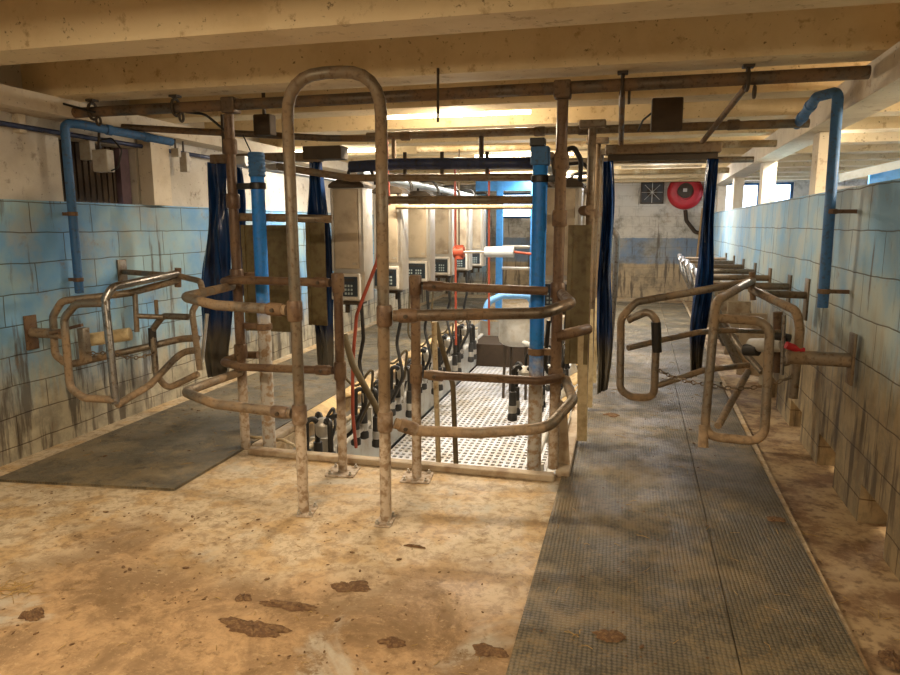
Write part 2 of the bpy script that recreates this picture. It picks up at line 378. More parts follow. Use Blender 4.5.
# end wall with window openings
def wall_with_holes(x0, x1, z0, z1, holes):
    bm = BM(); xs = x0
    for (a, b_, c, d) in holes:
        box(bm, xs, a, YF, YF+.25, z0, z1); box(bm, a, b_, YF, YF+.25, z0, c); box(bm, a, b_, YF, YF+.25, d, z1); xs = b_
    box(bm, xs, x1, YF, YF+.25, z0, z1); return bm
W1 = (-2.78, -1.98, 1.75, 2.32); W2 = (2.05, 3.40, 1.6, 2.47)
struct('wall_end', wall_with_holes(-4.2, 7.2, -.2, ZC, [W1, W2]), M['blockF'])
def window(i, W, mull):
    x0, x1, z0, z1 = W; t = .05
    bm = BM(); y0, y1 = YF+.05, YF+.12
    box(bm, x0, x1, y0, y1, z0, z0+t); box(bm, x0, x1, y0, y1, z1-t, z1); box(bm, x0, x0+t, y0, y1, z0+t, z1-t); box(bm, x1-t, x1, y0, y1, z0+t, z1-t)
    for mx in mull: box(bm, mx-.03, mx+.03, y0, y1, z0+t, z1-t)
    w_ = struct('window_%d' % i, bm, M['bluepipe'])
    obj('pane', B(x0+t, x1-t, y0+.03, y0+.036, z0+t, z1-t), M['glass'], w_)
window(1, W1, []); window(2, W2, [2.35, 2.75]); obj('pane', B(7.08, 7.086, 8.56, 13.94, 1.051, 2.249), M['glass'], w3)
struct('ceiling', B(-4.2, 7.2, YB-.2, YF+.25, ZC, ZC+.15), M['ceil'])
by = 1.89; k = 0
ys = []
while by > YB+.3: by -= 1.06
while by < YF-.4:
    bm = B(-4.04, 7.0, by, by+.26, 2.47, ZC+.01); struct('ceiling_beam', bm, M['beam']); ys.append(by); by += 1.06
# long lintel beams and the short pillars that carry them
struct('lintel_beam', shear(B(1.24, 1.46, 1.2, YF, 2.29, 2.469)), M['longbeam'])
struct('lintel_beam', B(-4.04, -3.8, 2.5, YF, 2.35, 2.469), M['longbeam'])
for y in (5.75, 8.3, 10.9, 13.2): struct('pillar', shear(B(XR+.01, XR+.15, y, y+.2, 1.83, 2.289)), M['longbeam'])
struct('pillar', B(-4.03, -3.9, 5.12, 5.36, 1.77, 2.349), M['longbeam'])
# dark slatted shutter in the left opening
t = thing('slatted_shutter', 'dark brown slatted shutter in the opening above the left wall', 'shutter', (-4.2, 4.69, 1.77))
obj('backing', B(-4.2, -4.17, 4.28, 5.1, 1.77, 2.24), M['dark'], t)
bm = BM()
for i in range(11): box(bm, -4.168, -4.15, 4.3+i*.065, 4.345+i*.065, 1.78, 2.235)
obj('slats', bm, M['brownbox'], t)
obj('side_board', B(-4.168, -4.1, 4.98, 5.09, 1.775, 2.235), M['purple'], t)
# lamps
for (c, L, ax, P, col, lab, vis) in LAMPS:
    t = thing('ceiling_light', lab, 'ceiling light', c)
    d = Vector((L/2, 0, 0)) if ax == 'x' else Vector((0, L/2, 0)); c = Vector(c)
    hb = B(-.03, .03, -L/2, L/2, .03, 2.52-c.z, M=Matrix.Translation(c) @ Matrix.Rotation(0 if ax == 'y' else math.pi/2, 4, 'Z'))
    obj('batten', hb, M['white'], t)
    if c.z: 
        if not any(y0-.03 < c.y < y0+.29 for y0 in ys): obj('hanger', B(c.x-.03, c.x+.03, c.y-.03, c.y+.03, 2.52, ZC), M['dark'], t)
    obj('fluorescent_tube', T([c-d, c+d], .016), M['tubelight'], t, True)
    la = bpy.data.lights.new('tube_glow', 'AREA'); la.shape = 'RECTANGLE'; la.size = L; la.size_y = .06; la.energy = P; la.color = col; la.spread = math.pi
    lo = bpy.data.objects.new('tube_glow', la); C.objects.link(lo); lo.parent = t; lo.location = (0, 0, -.03)
    lo.rotation_euler = (0, 0, 0 if ax == 'x' else math.pi/2)
    if P:   # the tube also shines sideways and up past the batten
        la2 = bpy.data.lights.new('tube_side_glow', 'POINT'); la2.energy = P*.48; la2.color = col; la2.shadow_soft_size = .05
        l2 = bpy.data.objects.new('tube_side_glow', la2); C.objects.link(l2); l2.parent = t; l2.location = (0, 0, -.07)

# ================================================================ FLOOR COVERINGS, PIT
def slab(name, quad, h, mat, label, cat, z=0):
    bm = BM(); lo = [bm.verts.new((x, y, z+.001)) for x, y in quad]; hi = [bm.verts.new((x, y, z+h)) for x, y in quad]
    bm.faces.new(lo[::-1]); bm.faces.new(hi); n = len(quad)
    for i in range(n): bm.faces.new((lo[i], lo[(i+1)%n], hi[(i+1)%n], hi[i]))
    return one(name, bm, mat, label, cat)
MZ = [(-.36, .50, .6, 7.2), (.505, .97, .6, 7.2), (-.26, .60, 7.21, 14.6), (.605, 1.15, 7.21, 14.6)]
def me(x, y): return x + ((y-3.4)*SH*.8 if x > .9 else (y-3.4)*.022)
for (x0, x1, y0, y1), lab in zip(MZ, ['wide near rubber mat of the right alley, left of its long seam', 'narrow near rubber mat of the right alley, between its long seam and the gutter',
    'far rubber mat of the right alley, left of the seam', 'far rubber mat of the right alley, beside the stall dividers']):
    if y0 < 1: q = [(x0, y0), (x1 if x1 > .9 else me(x1, y0), y0), (me(x1, y1)-(.04 if x1 > .9 else 0), y1), (x0+.09, y1)]; q = [q[0], (me(x1, y0)-.02 if x1 > .9 else me(x1, y0), y0), q[2], q[3]]
    else: q = [(x0, y0), (me(x1-.04, y0), y0), (me(x1-.04, y1), y1), (x0, y1)]
    if x0 == .505: q[0] = (me(.505, y0), y0); q[3] = (me(.505, y1), y1)
    if x0 == .605: q = [(.665, y0), (1.06, y0), (1.28, y1), (.82, y1)]
    if x1 == .60: q = [(-.25, y0), (.655, y0), (.81, y1), (-.2, y1)]
    slab('rubber_mat', q, .016, M['mat'], lab, 'mat')
slab('rubber_mat', [(-3.78, 3.24), (-2.58, 3.38), (-2.56, 8.4), (-3.80, 8.4)], .018, M['mat'], 'studded dark rubber mat lying along the left blue wall', 'mat')
slab('rubber_mat', [(-3.80, 8.41), (-2.56, 8.41), (-2.56, 14.5), (-3.80, 14.5)], .018, M['mat'], 'far rubber mat of the left alley beyond the curtain strips', 'mat')
# low kerbs round the pit
def kerb(name, x0, x1, y0, y1, h, lab): one(name, B(x0, x1, y0, y1, 0, h, bev=.012), M['kerb'], lab, 'kerb')
kerb('pit_kerb', -2.5, -.35, 4.08, 4.16, .045, 'low whitish kerb across the front edge of the sunken pit')
kerb('pit_kerb', -2.52, -2.43, 4.17, 11.9, .05, 'long cream kerb along the left side of the sunken pit')
kerb('pit_kerb', -.35, -.26, 4.17, 11.9, .05, 'long cream kerb along the right side of the sunken pit')
# perforated floor panels in the pit: real holes
gx0, gx1 = -2.28, -.50
def grating(y0, y1, lab):
    bm = BM(); xs = [gx0]; nx = 26; px_ = (gx1-gx0)/nx
    for i in range(nx): xs += [gx0+px_*(i+.2), gx0+px_*(i+.8), gx0+px_*(i+1)]
    ny = round((y1-y0)/.085); py_ = (y1-y0)/ny; yy = [y0]
    for i in range(ny): yy += [y0+py_*(i+.2), y0+py_*(i+.8), y0+py_*(i+1)]
    G = [[bm.verts.new((x, y, PZ)) for y in yy] for x in xs]
    for i in range(len(xs)-1):
        for j in range(len(yy)-1):
            if i % 3 == 1 and j % 3 == 1: continue
            bm.faces.new((G[i][j], G[i+1][j], G[i+1][j+1], G[i][j+1]))
    r = bmesh.ops.extrude_face_region(bm, geom=bm.faces[:]); bmesh.ops.translate(bm, verts=[g for g in r['geom'] if isinstance(g, bmesh.types.BMVert)], vec=(0, 0, -.02))
    bmesh.ops.recalc_face_normals(bm, faces=bm.faces)
    one('floor_grating', bm, M['grate'], lab, 'grating')
gl = ['perforated metal floor panel at the near end of the pit', 'second perforated floor panel of the pit, just past the near one',
      'third perforated floor panel, halfway along the pit', 'fourth perforated floor panel of the pit', 'fifth perforated floor panel, before the far one', 'perforated floor panel at the far end of the pit']
for i in range(6):
    a = 4.2+i*1.13; grating(a+.004, a+1.126, gl[i])
bm = BM()
for x in (gx0+.03, -1.39, gx1-.03): box(bm, x-.025, x+.025, 4.16, 10.98, -.999, PZ-.021)
one('grating_support', bm, M['dark'], 'dark joists under the perforated pit floor', 'joist')
# pit side casings with milk and vacuum pipes
one('side_casing', B(PX0+.001, -2.30, 4.2, 11.0, -.74, -.25, bev=.01), M['pitwall'], 'pale grey casing along the left side of the pit', 'casing')
one('side_casing', B(-.49, PX1-.001, 4.2, 11.0, -.74, -.25, bev=.01), M['pitwall'], 'pale grey casing along the right side of the pit', 'casing')
def pipe(name, pts, r, mat, lab, cat='pipe', R=.08, group=None, **k): return one(name, T(pts, r, R, **k), M[mat], lab, cat, group, smooth=True)
pipe('milk_pipe', [(-2.19, 4.35, -.2), (-2.19, 10.9, -.2)], .026, 'lightgrey', 'pale pipe on top of the left casing in the pit, the lower of two')
pipe('milk_pipe', [(-2.28, 4.35, -.09), (-2.28, 10.9, -.09)], .024, 'creampipe', 'cream pipe along the left pit side, the upper of two')
pipe('milk_pipe', [(-.56, 4.5, -.15), (-.56, 10.9, -.15)], .026, 'lightgrey', 'pale pipe along the right side of the pit')
ord7 = ['nearest the camera', 'second from the camera', 'third from the camera', 'fourth from the camera', 'fifth from the camera', 'sixth from the camera', 'farthest from the camera']
for sx, lab in ((-2.24, 'left'), (-.56, 'right')):
    for i in range(7):
        y = 4.7+i*.95
        if sx < -1: one('pipe_bracket', B(-2.32, -2.16, y, y+.03, -.26, -.05, bev=.004), M['lightgrey'], 'grey bracket clamping two pipes to the left pit casing, ' + ord7[i], 'bracket', 'pipe brackets on the left pit side')
        else: one('pipe_bracket', B(-.60, -.48, y, y+.03, -.26, -.11, bev=.004), M['lightgrey'], 'grey bracket clamping the pale pipe to the right pit casing, ' + ord7[i], 'bracket', 'pipe brackets on the right pit side')
ordw = ['nearest the camera', 'second from the camera', 'third from the camera', 'fourth from the camera', 'fifth from the camera', 'farthest from the camera']
# yellow scalloped splash shields, one per milking place on the left
def shield(sgn, x, y0, y1):
    bm = BM(); n = 14; up = []; lo = []
    for i in range(n+1):
        t = i/n; y = y0+(y1-y0)*t; d = .03+.09*math.sin(math.pi*t)**.6
        up.append((x, y, .10)); lo.append((x+sgn*d, y, .055-.02*math.sin(math.pi*t)))
    for pts in ((up, lo),):
        T_ = [bm.verts.new(p) for p in up]; L_ = [bm.verts.new(p) for p in lo]
        T2 = [bm.verts.new((p[0], p[1], p[2]-.012)) for p in up]; L2 = [bm.verts.new((p[0], p[1], p[2]-.012)) for p in lo]
        for i in range(n):
            bm.faces.new((T_[i], T_[i+1], L_[i+1], L_[i])); bm.faces.new((T2[i], L2[i], L2[i+1], T2[i+1]))
            bm.faces.new((L_[i], L_[i+1], L2[i+1], L2[i])); bm.faces.new((T_[i], T2[i], T2[i+1], T_[i+1]))
        bm.faces.new((T_[0], L_[0], L2[0], T2[0])); bm.faces.new((T_[n], T2[n], L2[n], L_[n]))
    bmesh.ops.recalc_face_normals(bm, faces=bm.faces); return bm
for i in range(6):
    y = 5.05+i*.95
    one('splash_shield', shield(1, -2.43, y-.38, y+.38), M['wood'], 'yellowish scalloped splash board on the left pit edge, ' + ordw[i], 'splash board')
    one('splash_shield', shield(-1, -.35, y-.38, y+.38), M['wood'], 'yellowish splash board on the right pit edge, ' + ordw[i], 'splash board')
# milking clusters
def cluster(loc, lab, grp, hose, up=False):
    x, y, z = loc; t = thing('milking_cluster', lab, 'milking cluster', (x, y, z-.36), grp); K = 1.25
    def sc(bm):
        for v in bm.verts: v.co = Vector(loc) + (v.co-Vector(loc))*K
        return bm
    bm = BM(); lathe(bm, [(.012, .055), (.03, .05), (.052, .03), (.056, .012), (.05, .008), (.048, -.045), (.035, -.06), (.01, -.065)], (x, y, z), 20)
    obj('claw_bowl', sc(bm), M['steel' if up else 'lightgrey'], t, True)
    for k in range(4):
        a = math.pi/4+k*math.pi/2; ox, oy = math.cos(a), math.sin(a)
        h = sc(T([(x+ox*.03, y+oy*.03, z+.02), (x+ox*.06, y+oy*.06, z+.06), (x+ox*.105, y+oy*.105, z+.05), (x+ox*.11, y+oy*.11, z-.14)], .017, .04, n=8))
        hs = obj('short_hose', h, M['black'], t, True)
        bm = BM(); cx, cy = x+ox*.11, y+oy*.11
        lathe(bm, [(.012, -.12), (.027, -.125), (.030, -.29), (.036, -.30), (.036, -.335), (.018, -.345)], (cx, cy, z), 12)
        cp = obj('teat_cup', sc(bm), M['charcoal'], t, True)
        bm = BM(); lathe(bm, [(.0305, -.225), (.032, -.23), (.032, -.275), (.0305, -.28)], (cx, cy, z), 12); obj('cup_band', sc(bm), M['steel'], cp, True)
    obj('long_hose', T(hose, .012, .09, n=8), M['black'], t, True)
    return t
c0 = cluster((-2.08, 4.45, .13), 'milking cluster hung by the left pit edge, nearest the camera', 'clusters on the left pit side',
   [(-2.08, 4.45, .15), (-2.02, 4.5, .28), (-2.12, 4.75, .05), (-2.2, 4.8, -.17)], True)
for i in range(1, 6): dup(c0, (-2.08, 4.45+i*.95, .13-.36), 'milking cluster hung by the left pit edge, ' + ordw[i])
c1 = cluster((-.80, 6.0, .27), 'milking cluster with black cups dangling in the pit behind the right blue pole', 'clusters on the right pit side',
   [(-.80, 6.0, .31), (-.79, 5.99, .43), (-.7, 5.97, .58), (-.5, 5.95, .5), (-.42, 5.95, .7)])
c1b = dup(c1, (-.66, 6.95, .1-.36), 'milking cluster in the right row of the pit, second from the camera')
for i in range(2, 3): dup(c1, (-.66, 6.0+i*.95, .1-.36), 'milking cluster in the right row of the pit, ' + ordw[i])
# black arched hoses and upright hoses by each place on the left
for i in range(5):
    y = 5.05+i*.95
    pipe('rubber_hose', [(-2.0, y, .98), (-1.98, y-.02, .7), (-2.03, y+.0, .5), (-1.93, y-.1, .2), (-2.05, y-.12, -.05), (-2.17, y-.1, -.15)], .016, 'black', 'black rubber hose looping down from the left row metering cabinet, ' + ordw[i], 'hose', .15, n=8)
    pipe('rubber_hose', [(-2.2, y+.05, .95), (-2.25, y+.1, .4), (-2.12, y+.15, .22), (-1.98, y+.2, .45), (-2.05, y+.3, .1), (-2.19, y+.3, -.17)], .012, 'olivehose', 'thin dull hose with a loop under the left row metering cabinet, ' + ordw[i], 'hose', .15, n=8)
pipe('rubber_hose', [(-1.92, 4.5, .82), (-1.86, 4.5, .6), (-1.62, 4.5, .18), (-1.60, 4.5, -.1)], .024, 'olivehose', 'thick dull olive hose slanting down between the two front posts', 'hose', .15)
pipe('rubber_hose', [at(436,322,4.6), at(440,340,4.6), at(453,385,4.6), at(456,464,4.6)], .019, 'olivehose', 'olive hose bending down beside the cream pipe into the pit', 'hose', .2)
pipe('standpipe', [at(434,322,4.45), at(439,478,4.45)], .019, 'creampipe', 'slim cream upright pipe standing in the front of the pit')
pipe('air_hose', [(-1.66, 4.62, 1.75), (-1.69, 4.6, 1.35), (-1.86, 4.6, .95), (-1.9, 4.6, .6), (-1.91, 4.6, .2), (-1.93, 4.7, -.1)], .013, 'redhose', 'red hose sloping down in front of the nearest cabinet', 'hose', .15)
pipe('air_hose', [(at(455,165,7.30).x, 7.30, 2.28), at(456,345,7.30)], .013, 'redhose', 'straight red upright hose left of the red-headed air cylinder', 'hose')
pipe('air_hose', [(at(489,165,7.30).x, 7.30, 2.28), at(489,335,7.30)], .012, 'redhose', 'straight red upright hose right of the red-headed air cylinder', 'hose')
pipe('air_hose', [(at(386,140,5.19).x, 5.2, 2.28), at(387,165,5.17), at(389,205,5.17)], .013, 'redhose', 'short red hose end hanging above the second cabinet', 'hose')

# ================================================================ METERING CABINETS
def cabinet(loc, lab, grp, mirror=1):
    x, y, z = loc; w, h, d = .275, .93, .2      # front centre bottom
    t = thing('metering_cabinet', lab, 'milk meter', (x, y, z), grp)
    obj('housing', B(x-w/2, x+w/2, y, y+d, z+.0, z+h-.03, bev=.018), M['steel'], t, True)
    obj('front_cover', B(x-w/2+.028, x+w/2-.045, y-.016, y+.005, z+.26, z+h-.055, bev=.006), M['steelfront'], t, True)
    bm = BM(); n = 16; ring = []
    prof = [(-w/2-.008, 0), (-w/2-.008, .022), (-w/2+.03, .05), (-w/2+.09, .066), (w/2-.09, .066), (w/2-.03, .05), (w/2+.008, .022), (w/2+.008, 0)]
    f = [bm.verts.new((x+a, y-.02, z+h-.045+b_)) for a, b_ in prof]; g = [bm.verts.new((x+a, y+d+.01, z+h-.045+b_)) for a, b_ in prof]
    bm.faces.new(f[::-1]); bm.faces.new(g)
    for i in range(len(prof)): j = (i+1) % len(prof); bm.faces.new((f[i], f[j], g[j], g[i]))
    bmesh.ops.recalc_face_normals(bm, faces=bm.faces)
    obj('top_cap', bm, M['dark'], t)
    for s in (-1, 1): obj('side_trim', B(x+s*(w/2-.012)-.010, x+s*(w/2-.012)+.010, y-.012, y+.002, z+.24, z+h-.05, bev=.003), M['steel'], t)
    cb = obj('control_box', B(x-w/2+.005, x+w/2-.03, y-.05, y-.0005, z+.015, z+.225, bev=.01), M['lightgrey'], t)
    kp = obj('keypad_panel', B(x-w/2+.02, x+w/2-.045, y-.056, y-.0505, z+.045, z+.2), M['panel'], cb)
    bm = BM()
    for r in range(3):
        for c in range(6):
            if c == 2: continue
            xx = x-w/2+.05+c*.025; zz = z+.06+r*.03; box(bm, xx, xx+.014, y-.060, y-.0565, zz, zz+.017)
    obj('keys', bm, M['key'], cb)
    obj('display', B(x-w/2+.045, x+w/2-.07, y-.0585, y-.0565, z+.163, z+.185), M['charcoal'], cb)
    obj('rating_label', B(x+.04, x+.082, y-.0185, y-.0165, z+.29, z+.31), M['white'], t)
    bm = BM(); box(bm, x-w/2+.03, x+w/2-.06, y+.02, y+d-.02, z-.03, z+.002); tube(bm, [(x-.05, y+.08, z-.03), (x-.05, y+.08, z-.1)], .02); tube(bm, [(x+.05, y+.08, z-.03), (x+.05, y+.08, z-.09)], .014)
    obj('drip_tray', bm, M['dark'], t)
    a = T([(x-.03, y+.1, z+h), (x-.02, y+.1, z+h+.12), (x+.14*mirror, y+.1, z+h+.13), (x+.2*mirror, y+.1, z+h+.03), (x+.2*mirror, y+.1, z+h-.02)], .013, .07, n=8)
    obj('arched_hose', a, M['black'], t, True)
    return t
ca = cabinet((-2.08, 5.0, 1.0), 'tall silver metering cabinet of the left row with a big keypad, nearest the camera', 'cabinets in the left row', 1)
for i in range(1, 6): dup(ca, (-2.08, 5.0+i*.95, 1.0), 'silver metering cabinet of the left row, ' + ordw[i])
cb_ = cabinet((-.42, 4.95, .98), 'silver metering cabinet of the right row, just behind the front blue pole', 'cabinets in the right row', 1)
for i in range(1, 5): dup(cb_, (-.42, 4.95+i*.95, .98), 'silver metering cabinet of the right row, ' + ordw[i])
# olive sheets
def sheet(a, b_, y, z0, z1, lab, x=None):
    t = thing('sheet_panel', lab, 'panel', ((a+b_)/2, y, z0))
    obj('sheet', B(a, b_, y, y+.004, z0, z1), M['olive'], t)
    bm = BM(); box(bm, a, a+.03, y-.012, y-.0005, z0, z1); box(bm, b_-.03, b_, y-.012, y-.0005, z0, z1); obj('edge_frame', bm, M['olive'], t)
sheet(-2.84, -2.40, 4.72, .78, 1.60, 'olive brown steel sheet behind the left blue pole')
sheet(-2.43, -2.27, 4.99, .8, 1.68, 'narrow olive brown sheet beside the nearest left cabinet')
sheet(-.36, -.20, 4.815, .62, 1.60, 'olive brown spotted sheet behind the right rusty post')

# ================================================================ OVERHEAD PIPES
t = thing('overhead_pipe', 'long brown pipe spanning the whole room under the front beams', 'pipe', (-1.55, 4.2, 2.39))
obj('main_tube', T([(-4.02, 4.2, 2.385), (1.24, 4.2, 2.40)], .036), M['tubedark'], t, True)
for x in (-2.56, -.37): obj('cross_clamp', B(x-.05, x+.05, 4.15, 4.25, 2.335, 2.435, bev=.01), M['tubedark'], t)
def hanger_clamp(x, lab):
    tt = thing('pipe_hanger', lab, 'pipe hanger', (x, 4.2, 2.3))
    bm = BM(); pts = [(x, 4.2+.045*math.cos(a), 2.39+.055*math.sin(a)) for a in [2*math.pi*k/16 for k in range(17)]]
    tube(bm, pts, .010, n=8); obj('strap', bm, M['dark'], tt, True)
    bm = BM(); tube(bm, [(x, 4.2, 2.44), (x, 4.2, 2.465)], .012); box(bm, x-.03, x+.03, 4.17, 4.23, 2.455, 2.469); obj('bolt', bm, M['dark'], tt)
    pts = [(x+.04, 4.2+.022*math.cos(a), 2.325+.03*math.sin(a)) for a in [2*math.pi*k/12 for k in range(13)]]
    obj('ring', T(pts, .009, n=6), M['dark'], tt, True)
hanger_clamp(-3.65, 'dark iron strap hanger on the long pipe, near the left wall')
hanger_clamp(-2.98, 'dark iron strap hanger on the long pipe, left of the rusty post')
hanger_clamp(-.03, 'dark iron strap hanger on the long pipe, above the left curtain strip')
hanger_clamp(.64, 'dark iron strap hanger on the long pipe, towards the right end')
pipe('overhead_pipe', [(-4.04, 4.55, 2.36), (-3.4, 4.9, 2.34), (-2.3, 5.15, 2.28), (-1.87, 5.2, 2.27)], .026, 'tubedark', 'slanting brown pipe under the ceiling at the upper left')
t = thing('overhead_pipe', 'second brown cross pipe behind the long front one', 'pipe', (-.4, 5.2, 2.28))
obj('main_tube', T([(-1.98, 5.2, 2.29), (1.20, 5.2, 2.28)], .03), M['tube'], t, True)
for x in (-1.66, -.62, -.3, .72): obj('coupling', collar(BM(), (x, 5.2, 2.285), (1, 0, 0), .037, .08), M['tubedark'], t, True)
pipe('overhead_pipe', [(-1.9, 6.3, 2.3), (1.22, 6.3, 2.27)], .03, 'creampipe', 'pale cross pipe further back under the ceiling, above the pit')
pipe('overhead_pipe', [(-2.4, 7.3, 2.28), (1.22, 7.3, 2.23)], .03, 'tube', 'brown cross pipe far back under the ceiling')
pipe('overhead_pipe', [(-2.4, 8.9, 2.25), (1.22, 8.9, 2.25)], .035, 'creampipe', 'farthest cream cross pipe under the ceiling')
pipe('drop_pipe', [(-1.76, 5.2, 2.27), (-1.76, 5.2, 2.03), (-1.76, 4.87, 2.03)], .018, 'tube', 'thin drop pipe above the pit, left of two')
pipe('drop_pipe', [(-1.06, 5.2, 2.27), (-1.06, 5.2, 2.03), (-1.06, 4.87, 2.03)], .02, 'dark', 'thin drop pipe above the pit, right of two')
# posts beyond post D with tees to the ceiling pipes
for i in range(5):
    y = 4.85+i*.95; x = -.22
    bm = T([(x, y, 0.05), (x, y, 2.25)], .028)
    tt = thing('stall_post', 'dull upright post behind the right rusty post, ' + ordw[i], 'post', (x, y, 0), 'stall posts of the right row')
    obj('post_tube', bm, M['tube'], tt, True)
    bm = BM(); box(bm, x-.09, x+.09, y-.04, y+.04, 2.25, 2.30, bev=.01); obj('top_tee', bm, M['tube'], tt)
    bm = BM(); tube(bm, [(x-.001, y, .05), (x-.02, y, .9)], .05, sq=True); obj('cream_sleeve', bm, M['cream'], tt)
    bm = BM(); tube(bm, [(x, y-.03, 1.70), (x-.05, y+.06, 1.70), (x-.05, y+.7, 1.70)], .034, .03); obj('stub_rail', bm, M['rust'], tt, True)
    if i: sb = obj('side_sheet', B(x-.012, x-.006+.003, y+.05, y+.5, .7, 1.66), M['rust'], tt)
pipe('vacuum_pipe', [at(350,167,4.85), at(398,164,4.85), at(538,163,4.85)], .042, 'navypipe', 'fat dark navy pipe running across above the pit, ending at the right blue pole', 'pipe')
t = thing('vacuum_pipe', 'dusty brown pipe just under the navy pipe above the pit', 'pipe', (-1.3, 4.83, 1.92))
obj('main_tube', T([at(270,168,4.83)+Vector((0,0,.02)), at(350,178,4.83), at(538,177,4.83)], .027), M['tube'], t, True)
bm = BM()
for x in (405, 487, 442): p = at(x, 172, 4.845); tube(bm, [p+Vector((0, 0, -.06)), p+Vector((0, 0, .14))], .014)
obj('pipe_tie', bm, M['dark'], t, True)
pipe('overhead_rail', [at(384,200,4.55), at(539,200,4.33)], .027, 'tube', 'bare brown horizontal rail between the hoop and the right blue pole')
pipe('overhead_rail', [at(238,217,4.26), at(332,219,4.45)], .028, 'tube', 'bare horizontal rail passing behind the left blue pole')
pipe('overhead_rail', [at(396,207,5.9), at(541,207,5.9)], .02, 'creampipe', 'thin cream rail just below the bare brown rail')
pipe('milk_line', [(-2.1, 5.35, 2.02), (-2.02, 6.0, 2.0), (-2.02, 11.6, 1.99)], .032, 'bluegrey', 'pale blue milk line running back over the left cabinets', 'pipe')
pipe('milk_line', [(-.56, 5.3, 2.02), (-.56, 11.6, 1.99)], .028, 'bluegrey', 'pale blue milk line running back over the right cabinets', 'pipe')
bm = BM(); a, b_ = (-2.62, 4.36, 2.0), (-2.62, 6.2, 2.0)
for dx, dz in ((-.05, 0), (.05, 0)): tube(bm, [(a[0]+dx, a[1], a[2]+.015), (b_[0]+dx, b_[1], b_[2]+.015)], .012, sq=True)
box(bm, -2.67, -2.57, 4.36, 6.2, 2.02, 2.075); one('cable_channel', bm, M['alu'], 'bright aluminium channel running back from above the left blue pole', 'channel')
one('junction_box', B(.16, .36, 4.86, 4.96, 2.22, 2.43, bev=.01), M['brownbox'], 'dusty brown box hanging above the curtain bar on the right', 'electrical box')
t = thing('junction_box', 'dark brown box under the ceiling above the left blue pole', 'electrical box', (-2.62, 4.75, 2.23))
obj('box_body', B(-2.69, -2.55, 4.7, 4.8, 2.26, 2.41, bev=.01), M['brownbox'], t); obj('hanger', B(-2.63, -2.61, 4.74, 4.76, 2.405, ZC), M['dark'], t)
one('junction_box', B(-2.42, -2.1, 4.95, 5.1, 2.10, 2.2, bev=.008), M['dark'], 'long grey box right of the left blue pole top', 'electrical box')
pipe('thin_rod', [at(438,79,4.0)+Vector((0,0,.06)), at(438,122,4.0)], .008, 'dark', 'short thin rod hanging from a beam in front of the lit tube', 'rod')
# ================================================================ FRONT FRAME
def base_plate(t, x, y, w=.17, ang=0, d=None):
    Mx = Matrix.Translation((x, y, 0)) @ Matrix.Rotation(ang, 4, 'Z'); d = d or w
    bp = obj('base_plate', B(-w/2, w/2, -d/2, d/2, .001, .010, bev=.002, M=Mx), M['rust'], t)
    for sx in (-1, 1):
        for sy in (-1, 1):
            bm = BM(); p = Mx @ Vector((sx*w*.36, sy*d*.36, 0)); lathe(bm, [(.012, .011), (.012, .022), (.007, .023), (.007, .035)], (p.x, p.y, 0), 6); obj('bolt', bm, M['steel'], bp)
t = thing('hoop_gate', 'tall inverted U tube hoop standing in front of the pit', 'hoop', (-1.43, 3.3, 0))
zt = 2.352
obj('hoop_tube', T([(-1.68, 3.3, .008), (-1.69, 3.3, zt), (-1.18, 3.3, zt), (-1.19, 3.3, .008)], .031, .21, n=16), M['tube'], t, True)
base_plate(t, -1.66, 3.3, .09, .2, .15); base_plate(t, -1.19, 3.29, .09, .1, .15)
def fit(t, p, axis, L=.09, r=.042): bm = BM(); collar(bm, p, axis, r, L); return obj('clamp_collar', bm, M['rust'], t, True)
HL = [(-1.69, 3.3, 1.144), (-1.685, 3.3, .571)]; HR = [(-1.18, 3.3, 1.135), (-1.185, 3.3, .565)]
for p in HL+HR: fit(t, p, (0, 0, 1), .11)
# standing posts
def post(x, y, z1, mat, lab, name='standing_post', plate=True, cap=False, r=.03, z0=.004):
    t = thing(name, lab, 'post', (x, y, 0))
    obj('post_tube', T([(x, y, z0), (x, y, z1)], r, n=14), M[mat], t, True)
    if plate: base_plate(t, x, y, .19, .12)
    return t
pA = post(-2.58, 4.20, 2.33, 'rust', 'rusty post reaching the long overhead pipe at the left front corner', plate=False, r=.034, z0=.0)
pD = post(-.37, 4.22, 2.33, 'rust', 'rusty post reaching the long overhead pipe at the right front corner', plate=False, r=.034, z0=.046)
p2 = post(-1.71, 3.93, 1.30, 'rust', 'short rusty post with a bolted foot plate, left of the pit entry'); p3 = post(-1.21, 3.95, 1.30, 'rust', 'short rusty post with a bolted foot plate, right of the pit entry')
for p in ((-2.58,4.2,1.76),(-2.58,4.2,1.25),(-2.58,4.2,.72),(-2.58,4.2,2.12)): fit(pA, p, (0,0,1), .1, .046)
for p in ((-.37,4.22,1.98),(-.37,4.22,1.64),(-.37,4.22,1.20),(-.37,4.22,.66)): fit(pD, p, (0,0,1), .1, .046)
fit(p2, (-1.71,3.93,1.243), (0,0,1), .12, .04); fit(p2, (-1.71,3.93,.68), (0,0,1), .12, .04)
fit(p3, (-1.21,3.95,1.239), (0,0,1), .12, .04); fit(p3, (-1.21,3.95,.683), (0,0,1), .12, .04)
def guard(pts, r, mat, lab, R=.1): 
    t = thing('guard_rail', lab, 'rail', pts[0]); obj('bent_tube', T(pts, r, R, n=14), M[mat], t, True)
    d = Vector(pts[1])-Vector(pts[0]); d.normalize(); bm = BM(); p = Vector(pts[0]); collar(bm, p+d*.075, d, r*1.25, .1); obj('socket', bm, M['rust'], t, True)
    bm = BM(); q = p+d*.075; lathe(bm, [(.011, -r*1.25-.012), (.011, -r*1.2)], (q.x, q.y, q.z), 8, 'y'); obj('set_screw', bm, M['dark'], t)
